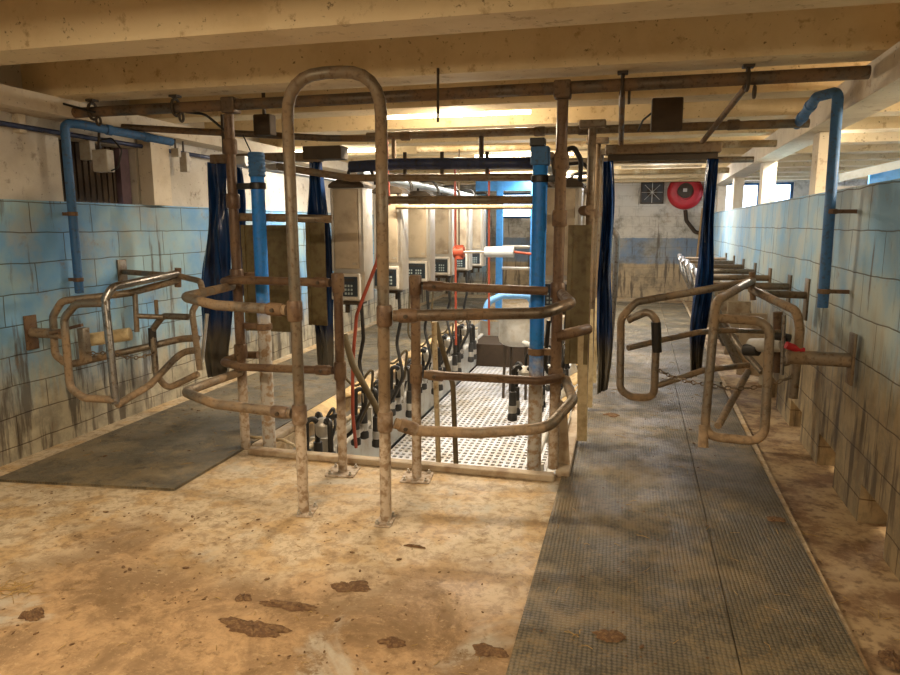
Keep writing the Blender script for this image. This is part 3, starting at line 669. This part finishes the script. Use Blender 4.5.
guard([(-1.735, 3.3, 1.146), at(215,305,3.36), at(184,297,3.5), at(232,286,4.14)], .029, 'rail', 'upper bent rail from the left hoop leg back to the corner post')
guard([(-1.73, 3.3, .571), at(215,404,3.36), at(184,392,3.55), at(240,372,4.14)], .029, 'rail', 'lower bent rail from the left hoop leg back to the corner post')
guard([(-1.76, 3.93, 1.243), at(240,280,4.02), at(222,282,4.12), at(240,276,4.3), at(262,276,4.3)], .027, 'rust', 'upper straight rail between the short left post and the corner post', .06)
guard([(-1.76, 3.93, .68), at(240,367,4.02), at(222,362,4.12), at(242,355,4.3), at(258,355,4.3)], .027, 'rust', 'lower straight rail between the short left post and the corner post', .06)
guard([(-1.13, 3.3, 1.135), at(545,313,3.42), at(571,303,3.62), at(562,294,4.14)], .030, 'tubedark', 'upper dark worn rail from the right hoop leg to the right corner post')
guard([(-1.13, 3.3, .56), at(420,431,3.36), at(480,433,3.4), at(548,428,3.45), at(573,400,3.75), at(566,380,4.14)], .030, 'rail', 'lower bowed rail from the right hoop leg to the right corner post', .14)
guard([(-1.16, 3.95, 1.235), (-.43, 4.16, 1.20)], .027, 'rust', 'upper straight rail between the short right post and the corner post')
guard([(-1.16, 3.95, .683), at(430,375,3.96), at(540,381,4.05), at(563,377,4.16)], .027, 'rust', 'lower straight rail between the short right post and the corner post')
# blue poles
def blue_pole(x, y, ztop, lab, cap):
    t = thing('blue_pole', lab, 'pole', (x, y, -.2))
    obj('pole_tube', T([(x, y, -.2), (x, y, ztop-.13)], .046, n=20), M['blueR' if cap else 'blue'], t, True)
    if cap:
        obj('top_cap', B(x-.055, x+.055, y-.055, y+.055, ztop-.14, ztop-.03, bev=.008), M['bluepipe'], t); obj('cap_lid', B(x-.062, x+.03, y-.06, y+.03, ztop-.029, ztop+.02, bev=.006), M['black'], t)
    else:
        bm = BM(); lathe(bm, [(.05, 0)] + [(.053 if k % 2 else .058, .01+k*.013) for k in range(11)] + [(.05, .16)], (x, y, ztop-.16), 20); obj('ribbed_sleeve', bm, M['bluepipe'], t, True)
    def clamp(z, m):
        bm = BM(); collar(bm, (x, y, z), (0, 0, 1), .056, .045); box(bm, x-(.17 if x < -1 else -.05), x-(.05 if x < -1 else -.15), y-.02, y+.02, z-.02, z+.02, bev=.004); obj('pipe_clamp', bm, M[m], t, True)
    clamp(ztop-.22, 'black'); clamp(.80 if cap else .9, 'rust')
blue_pole(-2.40, 4.22, 2.08, 'bright blue pole with a ribbed sleeve top at the left front corner of the pit', False)
blue_pole(-.50, 4.27, 2.10, 'bright blue pole with a black lid at the right front corner of the pit', True)
t = thing('actuator_arm', 'small dark bracket arm joining the right blue pole to the rusty post', 'bracket', (-.44, 4.33, 1.9))
bm = BM(); tube(bm, [at(543,155,4.31), at(553,155,4.4), at(556,175,4.4)], .02, .03); tube(bm, [at(552,185,4.4), at(566,165,4.45)], .03); obj('knuckle', bm, M['tube'], t, True)
obj('black_hose', T([at(566,150,4.5), at(574,147,4.5), at(581,160,4.5), at(580,180,4.6)], .016, .06, n=8), M['black'], t, True)
t = thing('bracket_arm', 'slanting whitish gusset plate at the foot of the right corner post', 'bracket', (-.4, 4.3, .05))
bm = BM(); vs = [(-.40, .052), (-.27, .052), (-.30, .45), (-.36, .5)]; f = [bm.verts.new((a, 4.30, b_)) for a, b_ in vs]; g = [bm.verts.new((a, 4.315, b_)) for a, b_ in vs]
bm.faces.new(f); bm.faces.new(g[::-1]); [bm.faces.new((f[i], g[i], g[(i+1)%4], f[(i+1)%4])) for i in range(4)]; bmesh.ops.recalc_face_normals(bm, faces=bm.faces); obj('gusset', bm, M['kerb'], t)
pipe('brace_tube', [at(250,437,4.32), at(283,440,4.32), at(298,447,4.32)], .012, 'creampipe', 'thin bent brace tube at the foot of the left blue pole')
# ================================================================ CURTAIN FRAMES
def strip(x, y, z0, z1, w, seed, lean=0, taper=.6):
    from mathutils import noise
    bm = BM(); n, m = 40, 60; rows = []
    for j in range(m+1):
        t = j/m; z = z1+(z0-z1)*t; ww = w*(.62+.45*math.sin(min(1, t*1.5)*math.pi/2)+.10*math.sin(t*9+seed))
        if t > .8: ww *= 1-(t-.8)*1.2
        rows.append([])
        for i in range(n+1):
            u = i/n; q = noise.noise(Vector((u*3.2+seed*7, t*1.7, seed)))*.09 + noise.noise(Vector((u*8+seed*3, t*5, seed)))*.025
            rows[-1].append(bm.verts.new((x+lean*t+(u-.5)*ww+.02*noise.noise(Vector((t*3, seed, 0))), y+q, z+(u-.5)*.05*t)))
    for j in range(m):
        for i in range(n): bm.faces.new((rows[j][i], rows[j][i+1], rows[j+1][i+1], rows[j+1][i]))
    r = bmesh.ops.extrude_face_region(bm, geom=bm.faces[:]); bmesh.ops.translate(bm, verts=[g for g in r['geom'] if isinstance(g, bmesh.types.BMVert)], vec=(0, .004, 0))
    bmesh.ops.recalc_face_normals(bm, faces=bm.faces); return bm
bm = BM(); box(bm, -.14, .65, 5.14, 5.26, 2.10, 2.17, bev=.008)
t = thing('curtain_bar', 'brown wooden bar hung on rods over the right alley', 'bar', (.25, 5.2, 2.1)); obj('bar', bm, M['tube'], t)
obj('lower_board', B(-.12, .63, 5.17, 5.25, 2.06, 2.099), M['dark'], t)
obj('hanging_rod', T([(-.03, 4.25, 2.36), (-.03, 5.16, 2.17)], .018), M['tubedark'], t, True); obj('hanging_rod', T([(.64, 4.25, 2.36), (.52, 5.16, 2.17)], .018), M['tubedark'], t, True)
one('curtain_strip', strip(-.115, 5.21, .33, 2.06, .10, 1, .02), M['curtain'], 'dark blue plastic curtain strip hanging left of the right alley', 'curtain', smooth=True)
one('curtain_strip', strip(.60, 5.21, .5, 2.06, .11, 2, -.02, 1), M['curtain'], 'dark blue plastic curtain strip hanging behind the right tube gate', 'curtain', smooth=True)
t = thing('curtain_bar', 'dark bar over the left alley holding two blue curtain strips', 'bar', (-3, 5.0, 2.1)); obj('bar', B(-3.24, -2.30, 4.96, 5.08, 2.09, 2.16, bev=.008), M['tube'], t)
obj('hanging_rod', T([(-3.1, 4.95, 2.16), (-3.1, 4.95, 2.46)], .012), M['dark'], t, True)
one('curtain_strip', strip(-3.20, 5.0, .33, 2.10, .27, 3, -.10, 1.2), M['curtain'], 'dark blue plastic curtain strip hanging against the left blue wall', 'curtain', smooth=True)
one('curtain_strip', strip(-3.03, 5.05, 1.0, 2.09, .1, 5, -.05, .8), M['curtain'], 'short blue plastic flap right beside the left wall curtain strip', 'curtain', smooth=True)
one('curtain_strip', strip(-2.37, 5.07, .42, 2.09, .19, 4, .03, 1.2), M['curtain'], 'dark blue plastic curtain strip hanging left of the nearest cabinet', 'curtain', smooth=True)
# ================================================================ TUBE GATES
def wall_plate(name, x, y, z, s, h=.25, mat='kerb'):
    bm = BM(); X = sorted((x, x-s*.015)); box(bm, X[0], X[1], y-.05, y+.05, z-h/2, z+h/2, bev=.003); return bm
def tgate(name, lab, loc, tubes, chains, wallx, s, arm, extra):
    t = thing(name, lab, 'gate', loc)
    for nm, pts, r, mat, R in tubes: obj(nm, T(pts, r, R, n=12), M[mat], t, True)
    for a, b_, sg in chains: obj('chain', chain(BM(), a, b_, sg), M['tube'], t)
    for nm, bm, mat in extra: obj(nm, bm, M[mat], t, True)
    return t
# right gate
h = at(752,282,4.9)
tub = [
 ('front_loop', [h+Vector((0,0,.01)), at(716,301,4.05), at(704,436,4.0), at(764,442,4.02), at(770,330,4.08), at(760,321,4.1), at(714,318,4.05)], .026, 'rail', .09),
 ('front_loop_stub', [at(704,425,4.0), at(703,447,3.98)], .028, 'rail', 0),
 ('side_loop', [h-Vector((0,0,.05)), at(797,311,4.3), at(800,330,4.3), at(793,398,4.3)], .026, 'rail', .1),
 ('side_loop_inner', [at(784,315,4.38), at(782,375,4.38)], .012, 'shiny', 0),
 ('rear_loop', [h+Vector((-.02,0,0)), at(636,302,4.6), at(621,318,4.55), at(620,390,4.5), at(632,397,4.5), at(654,398,4.5), at(657,320,4.5), at(648,311,4.52), at(628,320,4.55)], .025, 'rail', .09),
 ('grip_sleeve', [at(656,322,4.5), at(657,352,4.5)], .031, 'black', 0),
 ('cross_rail', [at(628,348,4.55), at(662,340,4.7), at(700,332,4.85), at(735,330,5.0)], .02, 'rail', .1),
 ('cross_rail', [at(656,386,4.5), at(704,370,4.6), at(748,365,4.9)], .02, 'rail', .1),
 ('cross_rail', [at(714,330,4.05), at(780,332,4.5)], .014, 'rail', 0),
 ('brace', [at(718,426,4.0), at(748,372,4.6)], .021, 'rail', 0),
 ('brace', [at(722,318,5.3), at(738,345,5.1), at(762,372,4.9)], .022, 'rail', .1),
 ('hinge_post', [at(752,272,4.9), at(753,300,4.9)], .02, 'rust', 0),
 ('hinge_post', [at(778,312,4.75), at(777,372,4.75)], .03, 'rust', 0),
 ('wall_arm', [(1.305, 4.27, .83), (.98, 4.30, .83)], .042, 'rail', 0),
 ('wall_arm', [(1.305, 5.33, 1.10), (1.0, 5.2, 1.12), at(756,292,4.92)], .026, 'tube', .05),
 ('wall_arm_neck', [(1.02, 4.3, .83), at(785,362,4.4)], .028, 'rail', 0)]
ex = [('wall_plate', wall_plate('', 1.319, 4.27, .84, 1, .3), 'tube'), ('wall_plate', wall_plate('', 1.319, 5.34, 1.07, 1, .3), 'tube')]
bm = BM(); tube(bm, [at(752,345,4.8), at(785,345,4.5)], .045); ex.append(('spring_drum', bm, 'lightgrey'))
bm = BM(); tube(bm, [at(745,350,4.78), at(758,350,4.72)], .04); tube(bm, [at(775,336,4.45), at(790,338,4.4)], .025); ex.append(('rubber_buffer', bm, 'charcoal'))
bm = BM(); tube(bm, [at(786,345,4.28), at(803,351,4.3)], .022); ex.append(('red_handle', bm, 'red'))
tgate('tube_gate', 'bent tube gate with a hanging chain, on the right block wall over the mat', (.98, 4.3, .35), tub,
   [(at(655,368,4.5), at(705,384,4.02), .02), (at(705,384,4.02), at(796,375,4.3), .05)], 1.32, 1, None, ex)
# left gate
h = at(178,276,4.35)
tub = [
 ('front_loop', [h+Vector((0,0,.02)), at(112,287,3.72), at(105,300,3.68), at(116,404,3.62)], .026, 'shiny', .07),
 ('front_loop_lower', [at(108,303,3.68), at(76,304,3.66), at(64,318,3.64), at(70,388,3.6), at(84,398,3.6), at(116,400,3.62)], .025, 'rail', .08),
 ('side_loop', [h-Vector((0,0,.03)), at(130,293,4.0), at(62,301,3.8), at(53,316,3.8), at(55,355,3.8), at(68,365,3.8), at(181,339,4.3), at(197,338,4.15)], .025, 'rail', .07),
 ('diagonal', [at(117,405,3.62), at(150,385,3.9), at(181,352,4.25), at(198,350,4.12)], .024, 'rail', .1),
 ('rear_loop', [h+Vector((.01,0,0)), at(200,281,4.3), at(203,292,4.25), at(192,312,4.1), at(200,370,4.1)], .022, 'rail', .06),
 ('rear_small_loop', [at(188,317,4.1), at(163,316,4.12), at(152,330,4.12), at(156,374,4.1), at(167,389,4.1), at(198,374,4.1)], .023, 'rail', .08),
 ('grip_sleeve', [at(152,328,4.12), at(153,346,4.12)], .028, 'charcoal', 0),
 ('bright_bar', [at(207,314,4.2), at(202,362,4.2)], .013, 'alu', 0),
 ('drop_bar', [at(135,294,4.02), at(137,332,4.0)], .018, 'rail', 0),
 ('drop_bar', [at(156,300,4.2), at(157,318,4.2)], .014, 'rail', 0),
 ('cross_rail', [at(137,316,4.0), at(163,317,4.1)], .018, 'rail', 0),
 ('wall_arm', [(-3.965, 3.81, .86), at(62,334,3.78)], .035, 'rail', 0),
 ('hinge_post', [at(178,268,4.35), at(178,287,4.35)], .024, 'rust', 0),
 ('wall_arm', [(-3.965, 4.75, 1.22), h], .022, 'tube', 0)]
ex = [('wall_plate', wall_plate('', -3.979, 3.81, .86, -1, .24), 'rust'), ('wall_plate', wall_plate('', -3.979, 4.75, 1.22, -1, .2), 'tube')]
bm = BM(); tube(bm, [at(88,340,3.86), at(130,334,3.95)], .045, n=20); ex.append(('spring_drum', bm, 'cream'))
bm = BM(); box(bm, *sorted((at(80,340,3.7).x, at(86,340,3.7).x)), 3.68, 3.74, at(80,362,3.7).z, at(80,328,3.7).z, bev=.003); ex.append(('flat_bar', bm, 'rail'))
bm = BM(); tube(bm, [at(50,333,3.74), at(82,325,3.7)], .014, sq=True); ex.append(('red_lever', bm, 'rust'))
tgate('tube_gate', 'bent tube gate with a cream drum and chain, on the left blue wall', (-3.6, 3.9, .4), tub,
   [(at(86,352,3.7), at(110,352,3.66), .01), (at(110,352,3.66), at(155,352,4.1), .04)], -3.98, -1, None, ex)
# repeated stall dividers further back on the right wall
def divider(y, i):
    t = thing('stall_divider', 'tube stall divider on the right wall far behind the gate, ' + ordw[i], 'stall divider', (XW(y), y, 0), 'stall dividers along the right wall')
    D = XW(y)-1.32
    def sx(bm): bmesh.ops.translate(bm, verts=bm.verts, vec=(D, 0, 0)); return bm
    obj('wall_plate', sx(wall_plate('', 1.319, y, 1.06, 1, .24)), M['tube'], t)
    obj('wall_arm', sx(T([(1.305, y, 1.08), (.66, y, 1.08)], .03)), M['tube'], t, True)
    obj('top_tube', sx(T([(.66, y+.3, 1.12), (.62, y-.35, 1.10), (.66, y-.42, .9), (.9, y-.3, .45)], .036, .08)), M['shiny'], t, True)
    obj('brace', sx(T([(.70, y+.28, 1.02), (.9, y-.05, .5), (1.0, y-.1, .35)], .03, .05)), M['rail'], t, True)
    obj('lower_arm', sx(T([(1.305, y, .62), (.84, y, .62)], .026)), M['rail'], t, True)
    obj('side_panel', sx(B(.93, 1.15, y-.05, y-.03, .3, .85, bev=.01)), M['kerb'], t)
    return t
d0 = divider(6.3, 0)
for i in range(1, 6): dup(d0, (XW(6.3+i*.97), 6.3+i*.97, 0), 'tube stall divider on the right wall far behind the gate, ' + ordw[i])
# small gate fragment seen through the right row
pipe('side_gate_tube', [at(612,228,7.6), at(617,236,7.6), at(615,285,7.6), (at(611,300,7.6).x, 7.6, .03)], .03, 'shiny', 'worn bright tube sticking out past the right curtain strip', 'tube', .06)
# blue wall pipes
def wall_pipe(pts, lab, side):
    t = thing('wall_pipe', lab, 'pipe', pts[0]); obj('pipe_tube', T(pts, .031, .05, n=14), M['bluepipe'], t, True)
    x, y, _ = pts[0]; 
    for z in (1.2, 1.68):
        bm = BM(); collar(bm, (x, y, z), (0, 0, 1), .037, .03); X = sorted((x+side*.035, XR-.001+.033 if side > 0 else XL+.001)); box(bm, X[0], X[1], y-.012, y+.012, z-.012, z+.012); obj('pipe_clip', bm, M['rust'], t)
    a, b_ = Vector(pts[-2]), Vector(pts[-1])
    for f in (.3, .7): bm = BM(); collar(bm, a.lerp(b_, f), b_-a, .038, .05); obj('sleeve', bm, M['bluepipe'], t, True)
wall_pipe([(1.215, 4.56, 1.10), (1.195, 4.56, 2.37), (1.12, 4.72, 2.37), at(797,125,5.25)], 'blue pipe coming down the right block wall from under the ceiling', 1)
wall_pipe([(-3.90, 4.2, 1.1), (-3.90, 4.2, 2.32), (-3.85, 4.28, 2.32), at(172,142,5.0)], 'blue pipe coming down the left block wall from under the ceiling', -1)
# ================================================================ SMALL FITTINGS ON THE LEFT
def wbox(name, x0, y0, x1, y1, Y, d, mat, lab, cat):
    a, b_ = at(x0, y1, Y), at(x1, y0, Y); return one(name, B(a.x, b_.x, Y, Y+d, a.z, b_.z, bev=.006), M[mat], lab, cat)
def hbox(name, x0, y0, x1, y1, Y, d, mat, lab, cat):
    a, b_ = at(x0, y1, Y), at(x1, y0, Y); t = thing(name, lab, cat, ((a.x+b_.x)/2, Y, a.z)); m = (a.x+b_.x)/2
    obj('box_body', B(a.x, b_.x, Y, Y+d, a.z, b_.z, bev=.005), M[mat], t); obj('hanger', B(m-.006, m+.006, Y+.01, Y+.022, b_.z-.004, 2.36), M['dark'], t)
t = thing('switch_box', 'whitish box hanging with its cables in front of the slatted shutter', 'electrical box', at(100,172,4.5))
a, b_ = at(93,172,4.5), at(106,149,4.5); obj('box_body', B(a.x, b_.x, 4.5, 4.58, a.z, b_.z, bev=.008), M['white'], t)
obj('cable', T([at(100,149,4.54), at(99,140,4.54), at(112,138,4.54), at(122,150,4.54), at(118,168,4.54), at(108,172,4.54)], .006, .04, n=6), M['black'], t, True)
obj('hanger', T([at(99,150,4.55), at(99,128,4.55)], .01), M['dark'], t, True)
wbox('switch_box', 80, 139, 89, 160, 4.55, .06, 'white', 'small whitish box left of the hanging box with cables', 'electrical box')
wbox('switch_box', 5, 113, 18, 133, 3.9, .06, 'longbeam', 'cream bracket block hanging below the ceiling at the far left', 'bracket')
hbox('switch_box', 171, 148, 178, 157, 5.38, .04, 'white', 'tiny white box under the lintel, right of the pillar', 'electrical box')
hbox('lamp_fitting', 180, 152, 186, 172, 5.55, .05, 'white', 'slim pale fitting hanging beside the tiny white box', 'fitting')
pipe('conduit', [(-3.99, 3.0, 2.26), (-3.99, 8.0, 2.26)], .018, 'navypipe', 'thin dark conduit along the top of the left wall')
pipe('cable', [at(18,90,4.1), at(60,103,4.1), at(95,112,4.12)], .008, 'black', 'sagging black cable at the upper left corner', 'cable', .1)
pipe('cable', [at(186,112,4.3), at(205,114,4.3), at(222,128,4.35), at(234,138,4.25)], .009, 'black', 'black cable bending down towards the left rusty post', 'cable', .1)
pipe('cable', [at(653,112,4.9), at(643,120,4.95), at(638,131,5.1)], .007, 'black', 'thin cable looping from the brown box above the curtain bar', 'cable', .05)
pipe('cable', [at(243,135,4.6), at(250,150,4.6), at(253,158,4.6)], .005, 'black', 'thin wire hanging above the left blue pole', 'cable', .05)
# ================================================================ INSIDE / END OF PIT
t = thing('receiver_tank', 'cream lidded milk receiver tank at the end of the pit', 'tank', (-1.33, 9.1, 0))
tx, ty = -1.32, 9.1
tank = [(.20, 0), (.255, .04), (.27, .1), (.27, .38), (.285, .385), (.285, .405)]
bm = BM(); lathe(bm, tank+[(.27, .406)], (tx, ty, -.02), 32); obj('tank_body', bm, M['lightgrey'], t, True)
bm = BM(); lathe(bm, [(.29, 0), (.29, .015), (.24, .045), (.12, .07), (.04, .075), (.04, .10), (.01, .10)], (tx, ty, .387), 32); obj('lid', bm, M['lightgrey'], t, True)
obj('outlet_pipe', T([(tx+.1, ty-.22, .05), (tx+.3, ty-.4, .02), (tx+.55, ty-.4, .0), (tx+.62, ty-.4, -.1)], .035, .08), M['lightgrey'], t, True)
bm = BM()
for a in (.6, 2.2, 3.8, 5.4): tube(bm, [(tx+.2*math.cos(a), ty+.2*math.sin(a), -.02), (tx+.22*math.cos(a), ty+.22*math.sin(a), PZ)], .02)
obj('stand_legs', bm, M['dark'], t, True)
pipe('blue_hose', [(-1.72, 8.7, .35), (-1.68, 8.75, .60), (-1.5, 8.8, .68), (-1.15, 8.9, .68), (-1.1, 9.0, .52)], .045, 'hoseblue', 'thick light blue bent hose over the lidded tank', 'hose', .14)
for x, r, lab in ((-1.02, .02, 'left'), (-.93, .018, 'right')): pipe('standpipe', [(x*1.02, 9.2, -.3), (x*1.02, 9.2, 1.95)], r, 'steel', 'slim steel standpipe beside the lidded tank, the %s of two' % lab)
t = thing('blue_portal', 'bright blue tube frame standing beyond the end of the pit', 'portal', (-1.9, 12.6, 0))
fx0, fx1 = at(500,200,12.6).x, at(534,200,12.6).x
for x in (fx0, fx1): obj('upright', T([(x, 12.6, 0), (x, 12.6, 2.4)], .08 if x == fx0 else .07, sq=True), M['bluepanel'], t)
obj('top_beam', B(fx0-.45, fx1+.4, 12.55, 12.65, 2.22, 2.40), M['bluepanel'], t)
for z in (1.2, .8): obj('crossbar', T([(fx0, 12.6, z), (fx1, 12.6, z)], .03), M['steel'], t, True)
struct('wall_far_left', B(-3.9, -3.0, 15.35, 15.499, 0, 2.3), M['blockL'])
t = thing('air_cylinder', 'white air cylinder with a red head hanging across the pit', 'air cylinder', at(485,252,6.27))
obj('barrel', T([at(485,252,6.27), at(514,252,6.27)], .05), M['cylgrey'], t, True); obj('rod', T([at(462,252,6.27), at(485,252,6.27)], .014), M['steel'], t, True)
bm = BM(); tube(bm, [at(454,252,6.27), at(464,252,6.27)], .055); tube(bm, [at(459,245,6.27), at(459,259,6.27)], .045); obj('red_head', bm, M['redhose'], t, True)
obj('end_rod', T([at(514,252,6.27), at(532,254,6.27)], .012), M['redhose'], t, True)
obj('fixing_rod', T([at(459,245,6.27), (at(459,178,6.27).x, 6.27, 2.29)], .008), M['dark'], t, True)
# right-row odds and ends under the cabinets
for i in range(4):
    y = 5.0+i*.95
    pipe('rubber_hose', [(-.5, y, .9), (-.52, y-.02, .55), (-.42, y, .42), (-.38, y, .6), (-.42, y+.1, .8)], .017, 'black', 'black hose looped under the right row cabinet, ' + ordw[i], 'hose', .1, n=8)
    one('floor_valve', lathe(BM(), [(.03, 0), (.045, .02), (.045, .10), (.03, .12), (.02, .17)], (-.44, y+.2, -.01), 12), M['lightgrey'], 'small pale valve body low on the right pit edge, ' + ordw[i], 'valve', smooth=True)
pipe('rump_rail', [at(555,337,4.2), at(575,332,4.25), at(588,329,4.4)], .034, 'rust', 'dark rusty rump rail sticking out behind the right corner post', 'rail', .1)
# ================================================================ END WALL
t = thing('wall_fan', 'square black wall fan high on the end wall', 'fan', (.6, 15.4, 2.0)); cx, cz = .6, 2.29
bm = BM(); s = .24
for a in (-s, s-.03): box(bm, cx+a, cx+a+.03, 15.4, 15.499, cz-s, cz+s)
for a in (-s, s-.03): box(bm, cx-s+.03, cx+s-.03, 15.4, 15.499, cz+a, cz+a+.03)
obj('fan_frame', bm, M['dark'], t); obj('back_plate', B(cx-s+.03, cx+s-.03, 15.48, 15.498, cz-s+.03, cz+s-.03), M['black'], t)
for k in range(5):
    R_ = Matrix.Translation((cx, 15.44, cz)) @ Matrix.Rotation(k*2*math.pi/5, 4, 'Y') @ Matrix.Rotation(.4, 4, 'Z')
    obj('fan_blade', B(.04, .19, -.004, .004, -.045, .045, M=R_), M['brownbox'], t)
obj('fan_hub', lathe(BM(), [(.05, -.03), (.05, .03)], (cx, 15.44, cz), 16, 'y'), M['dark'], t)
bm = BM()
for k in range(8): a = k*math.pi/4; tube(bm, [(cx, 15.395, cz), (cx+.22*math.cos(a), 15.395, cz+.22*math.sin(a))], .006, n=5)
obj('guard', bm, M['steel'], t)
t = thing('hose_reel', 'round red hose reel high on the end wall', 'hose reel', (1.27, 15.3, 1.9)); cx, cz = 1.27, 2.29
obj('reel_disc', lathe(BM(), [(.28, .14), (.35, .13), (.365, .09), (.35, .05), (.30, .0), (.26, -.01), (.17, -.01), (.16, .03)], (cx, 15.34, cz), 40, 'y'), M['red'], t, True)
obj('reel_centre', lathe(BM(), [(.16, .02), (.155, -.012), (.11, -.02), (.05, -.02)], (cx-.0, 15.34, cz+.03), 28, 'y'), M['dark'], t, True)
obj('centre_badge', B(cx-.05, cx+.03, 15.312, 15.319, cz+.0, cz+.07), M['steel'], t)
obj('hose_end', T([(cx+.02, 15.36, cz-.38), (cx+.05, 15.34, cz-.6), (cx+.25, 15.34, cz-.85), (cx+.42, 15.34, cz-.85)], .04, .12), M['brownbox'], t, True)
one('broom_handle', T([(1.62, 15.25, 1.95), (1.52, 15.2, .1)], .02), M['broom'], 'pale wooden handle leaning on the end wall below the red reel', 'handle', smooth=True)
# blue profile in the neighbouring room
one('blue_profile', tube(BM(), [at(838,178,6.8), at(905,163,6.8)], .05, sq=True), M['bluegrey'], 'pale blue metal profile seen over the right block wall', 'profile')
one('blue_sheet', B(at(870,175,7.2).x, 4.4, 7.2, 7.24, 1.2, 2.12), M['bluepanel'], 'blue sheet standing in the neighbouring room at the right edge', 'panel')
one('pale_partition', B(at(836,175,9.0).x, 3.4, 9.0, 9.1, 0, 2.05), M['side'], 'mouldy pale partition beyond the right wall', 'partition')
# ================================================================ DUNG AND STRAW ON THE FLOOR
def patch(px_, py_, rx, ry, seed, lab, hgt=.012, base=0):
    r = ray(px_, py_); c = CO + r*((base-H)/r.z); rnd = random.Random(seed); bm = BM(); n = 64; rings = []
    ph = [rnd.uniform(0, 6) for _ in range(4)]
    from mathutils import noise
    def rad(a): return 1+.6*noise.noise(Vector((math.cos(a)*1.3, math.sin(a)*1.3, seed*3.7)))+.22*noise.noise(Vector((math.cos(a)*4, math.sin(a)*4, seed*1.3)))+.05*math.sin(13*a+ph[3])*math.sin(5*a)
    for q, hh in ((1, .0015), (.9, .6), (.6, .9), (.3, 1)):
        rings.append([bm.verts.new((c.x+math.cos(a)*rx*q*rad(a), c.y+math.sin(a)*ry*q*rad(a), base+(hh if hh < .01 else hh*hgt*rnd.uniform(.6, 1.1)))) for a in [2*math.pi*k/n for k in range(n)]])
    for i in range(3):
        for k in range(n): bm.faces.new((rings[i][k], rings[i][(k+1)%n], rings[i+1][(k+1)%n], rings[i+1][k]))
    bm.faces.new(rings[3]); bm.faces.new(rings[0][::-1])
    return one('dung_patch', bm, M['dung'], lab, 'dung', smooth=True)
patch(350, 587, .085, .05, 1, 'brown dung patch on the concrete in front of the hoop')
patch(490, 651, .065, .045, 2, 'round brown dung pat beside the near edge of the right mat')
patch(252, 628, .14, .05, 3, 'large smeared dung patch at the lower left of the concrete', .02)
patch(290, 607, .12, .03, 9, 'long flat dung smear just right of the large smeared patch')
patch(244, 598, .035, .03, 10, 'small dung crumb heap above the large smeared patch')
patch(393, 643, .05, .025, 4, 'small dark dung patch at the bottom centre')
patch(32, 616, .055, .035, 5, 'small mossy dung lump near the bottom left corner', .02)
patch(890, 660, .05, .05, 6, 'dark dung lump at the bottom right corner', .02)
patch(415, 547, .05, .012, 7, 'thin brown smear between the hoop feet and the mat')
patch(609, 637, .06, .035, 11, 'light brown dung crumbs on the near mat, left half', .012, .017)
patch(612, 415, .06, .06, 12, 'dark dung spot on the right mat beside the curtain strip', .012, .017)
patch(776, 520, .05, .035, 13, 'dung clump on the edge of the right mat, lower right', .012, .017)
def strands(name, lab, spots):
    bm = BM(); rnd = random.Random(5)
    for (X0, X1, Y0, Y1, n, base, L) in spots:
        for _ in range(n):
            x, y, a, l = rnd.uniform(X0, X1), rnd.uniform(Y0, Y1), rnd.uniform(0, 6.28), rnd.uniform(.4, 1)*L
            z = base+.004; d = Vector((math.cos(a), math.sin(a), 0))*l; e = Vector((-d.y, d.x, 0))*rnd.uniform(-.15, .15)
            tube(bm, [Vector((x, y, z)), Vector((x, y, z+rnd.uniform(0, .006)))+d*.5+e, Vector((x, y, z))+d], rnd.uniform(.001, .002), n=4)
    o = one(name, bm, M['straw'], lab, 'straw'); o['kind'] = 'stuff'
strands('loose_straw', 'loose straw and chaff scattered over concrete and mats', [(-3.5, -.4, 1.2, 3.3, 170, 0, .04), (-.3, .88, 1.3, 4, 45, .016, .07), (-.2, .88, 4.3, 9, 40, .016, .1), (-3.7, -2.6, 3.4, 7, 90, .018, .08),
   (-2.65, -2.45, 2.15, 2.3, 40, 0, .11), (-1.28, -1.1, 1.72, 1.85, 30, 0, .08), (.0, .55, 1.6, 1.85, 10, .016, .13), (.98, 1.28, 1.6, 4, 30, -.035, .08)])
def crumbs():
    bm = BM(); rnd = random.Random(11)
    for (X0, X1, Y0, Y1, n, base) in ((-3.4, -.4, 1.4, 3.2, 420, 0), (-.3, .85, 1.4, 8, 240, .016), (-3.7, -2.6, 3.4, 7, 160, .018), (.95, 1.02, 1.8, 6, 90, -.03), (-2.4, -.5, 3.0, 4, 40, 0)):
        for _ in range(n):
            x, y = rnd.uniform(X0, X1), rnd.uniform(Y0, Y1); s = rnd.uniform(.002, .0065)*(1 if rnd.random() < .93 else 2)
            bmesh.ops.create_icosphere(bm, subdivisions=1, radius=s, matrix=Matrix.Translation((x, y, base+s*.3)) @ Matrix.Rotation(rnd.uniform(0, 6), 4, 'Z') @ Matrix.Diagonal((1.5, .8, .4, 1)))
    o = one('dirt_crumbs', bm, M['dung'], 'small brown dung crumbs scattered over the floor and mats', 'dirt'); o['kind'] = 'stuff'
crumbs()
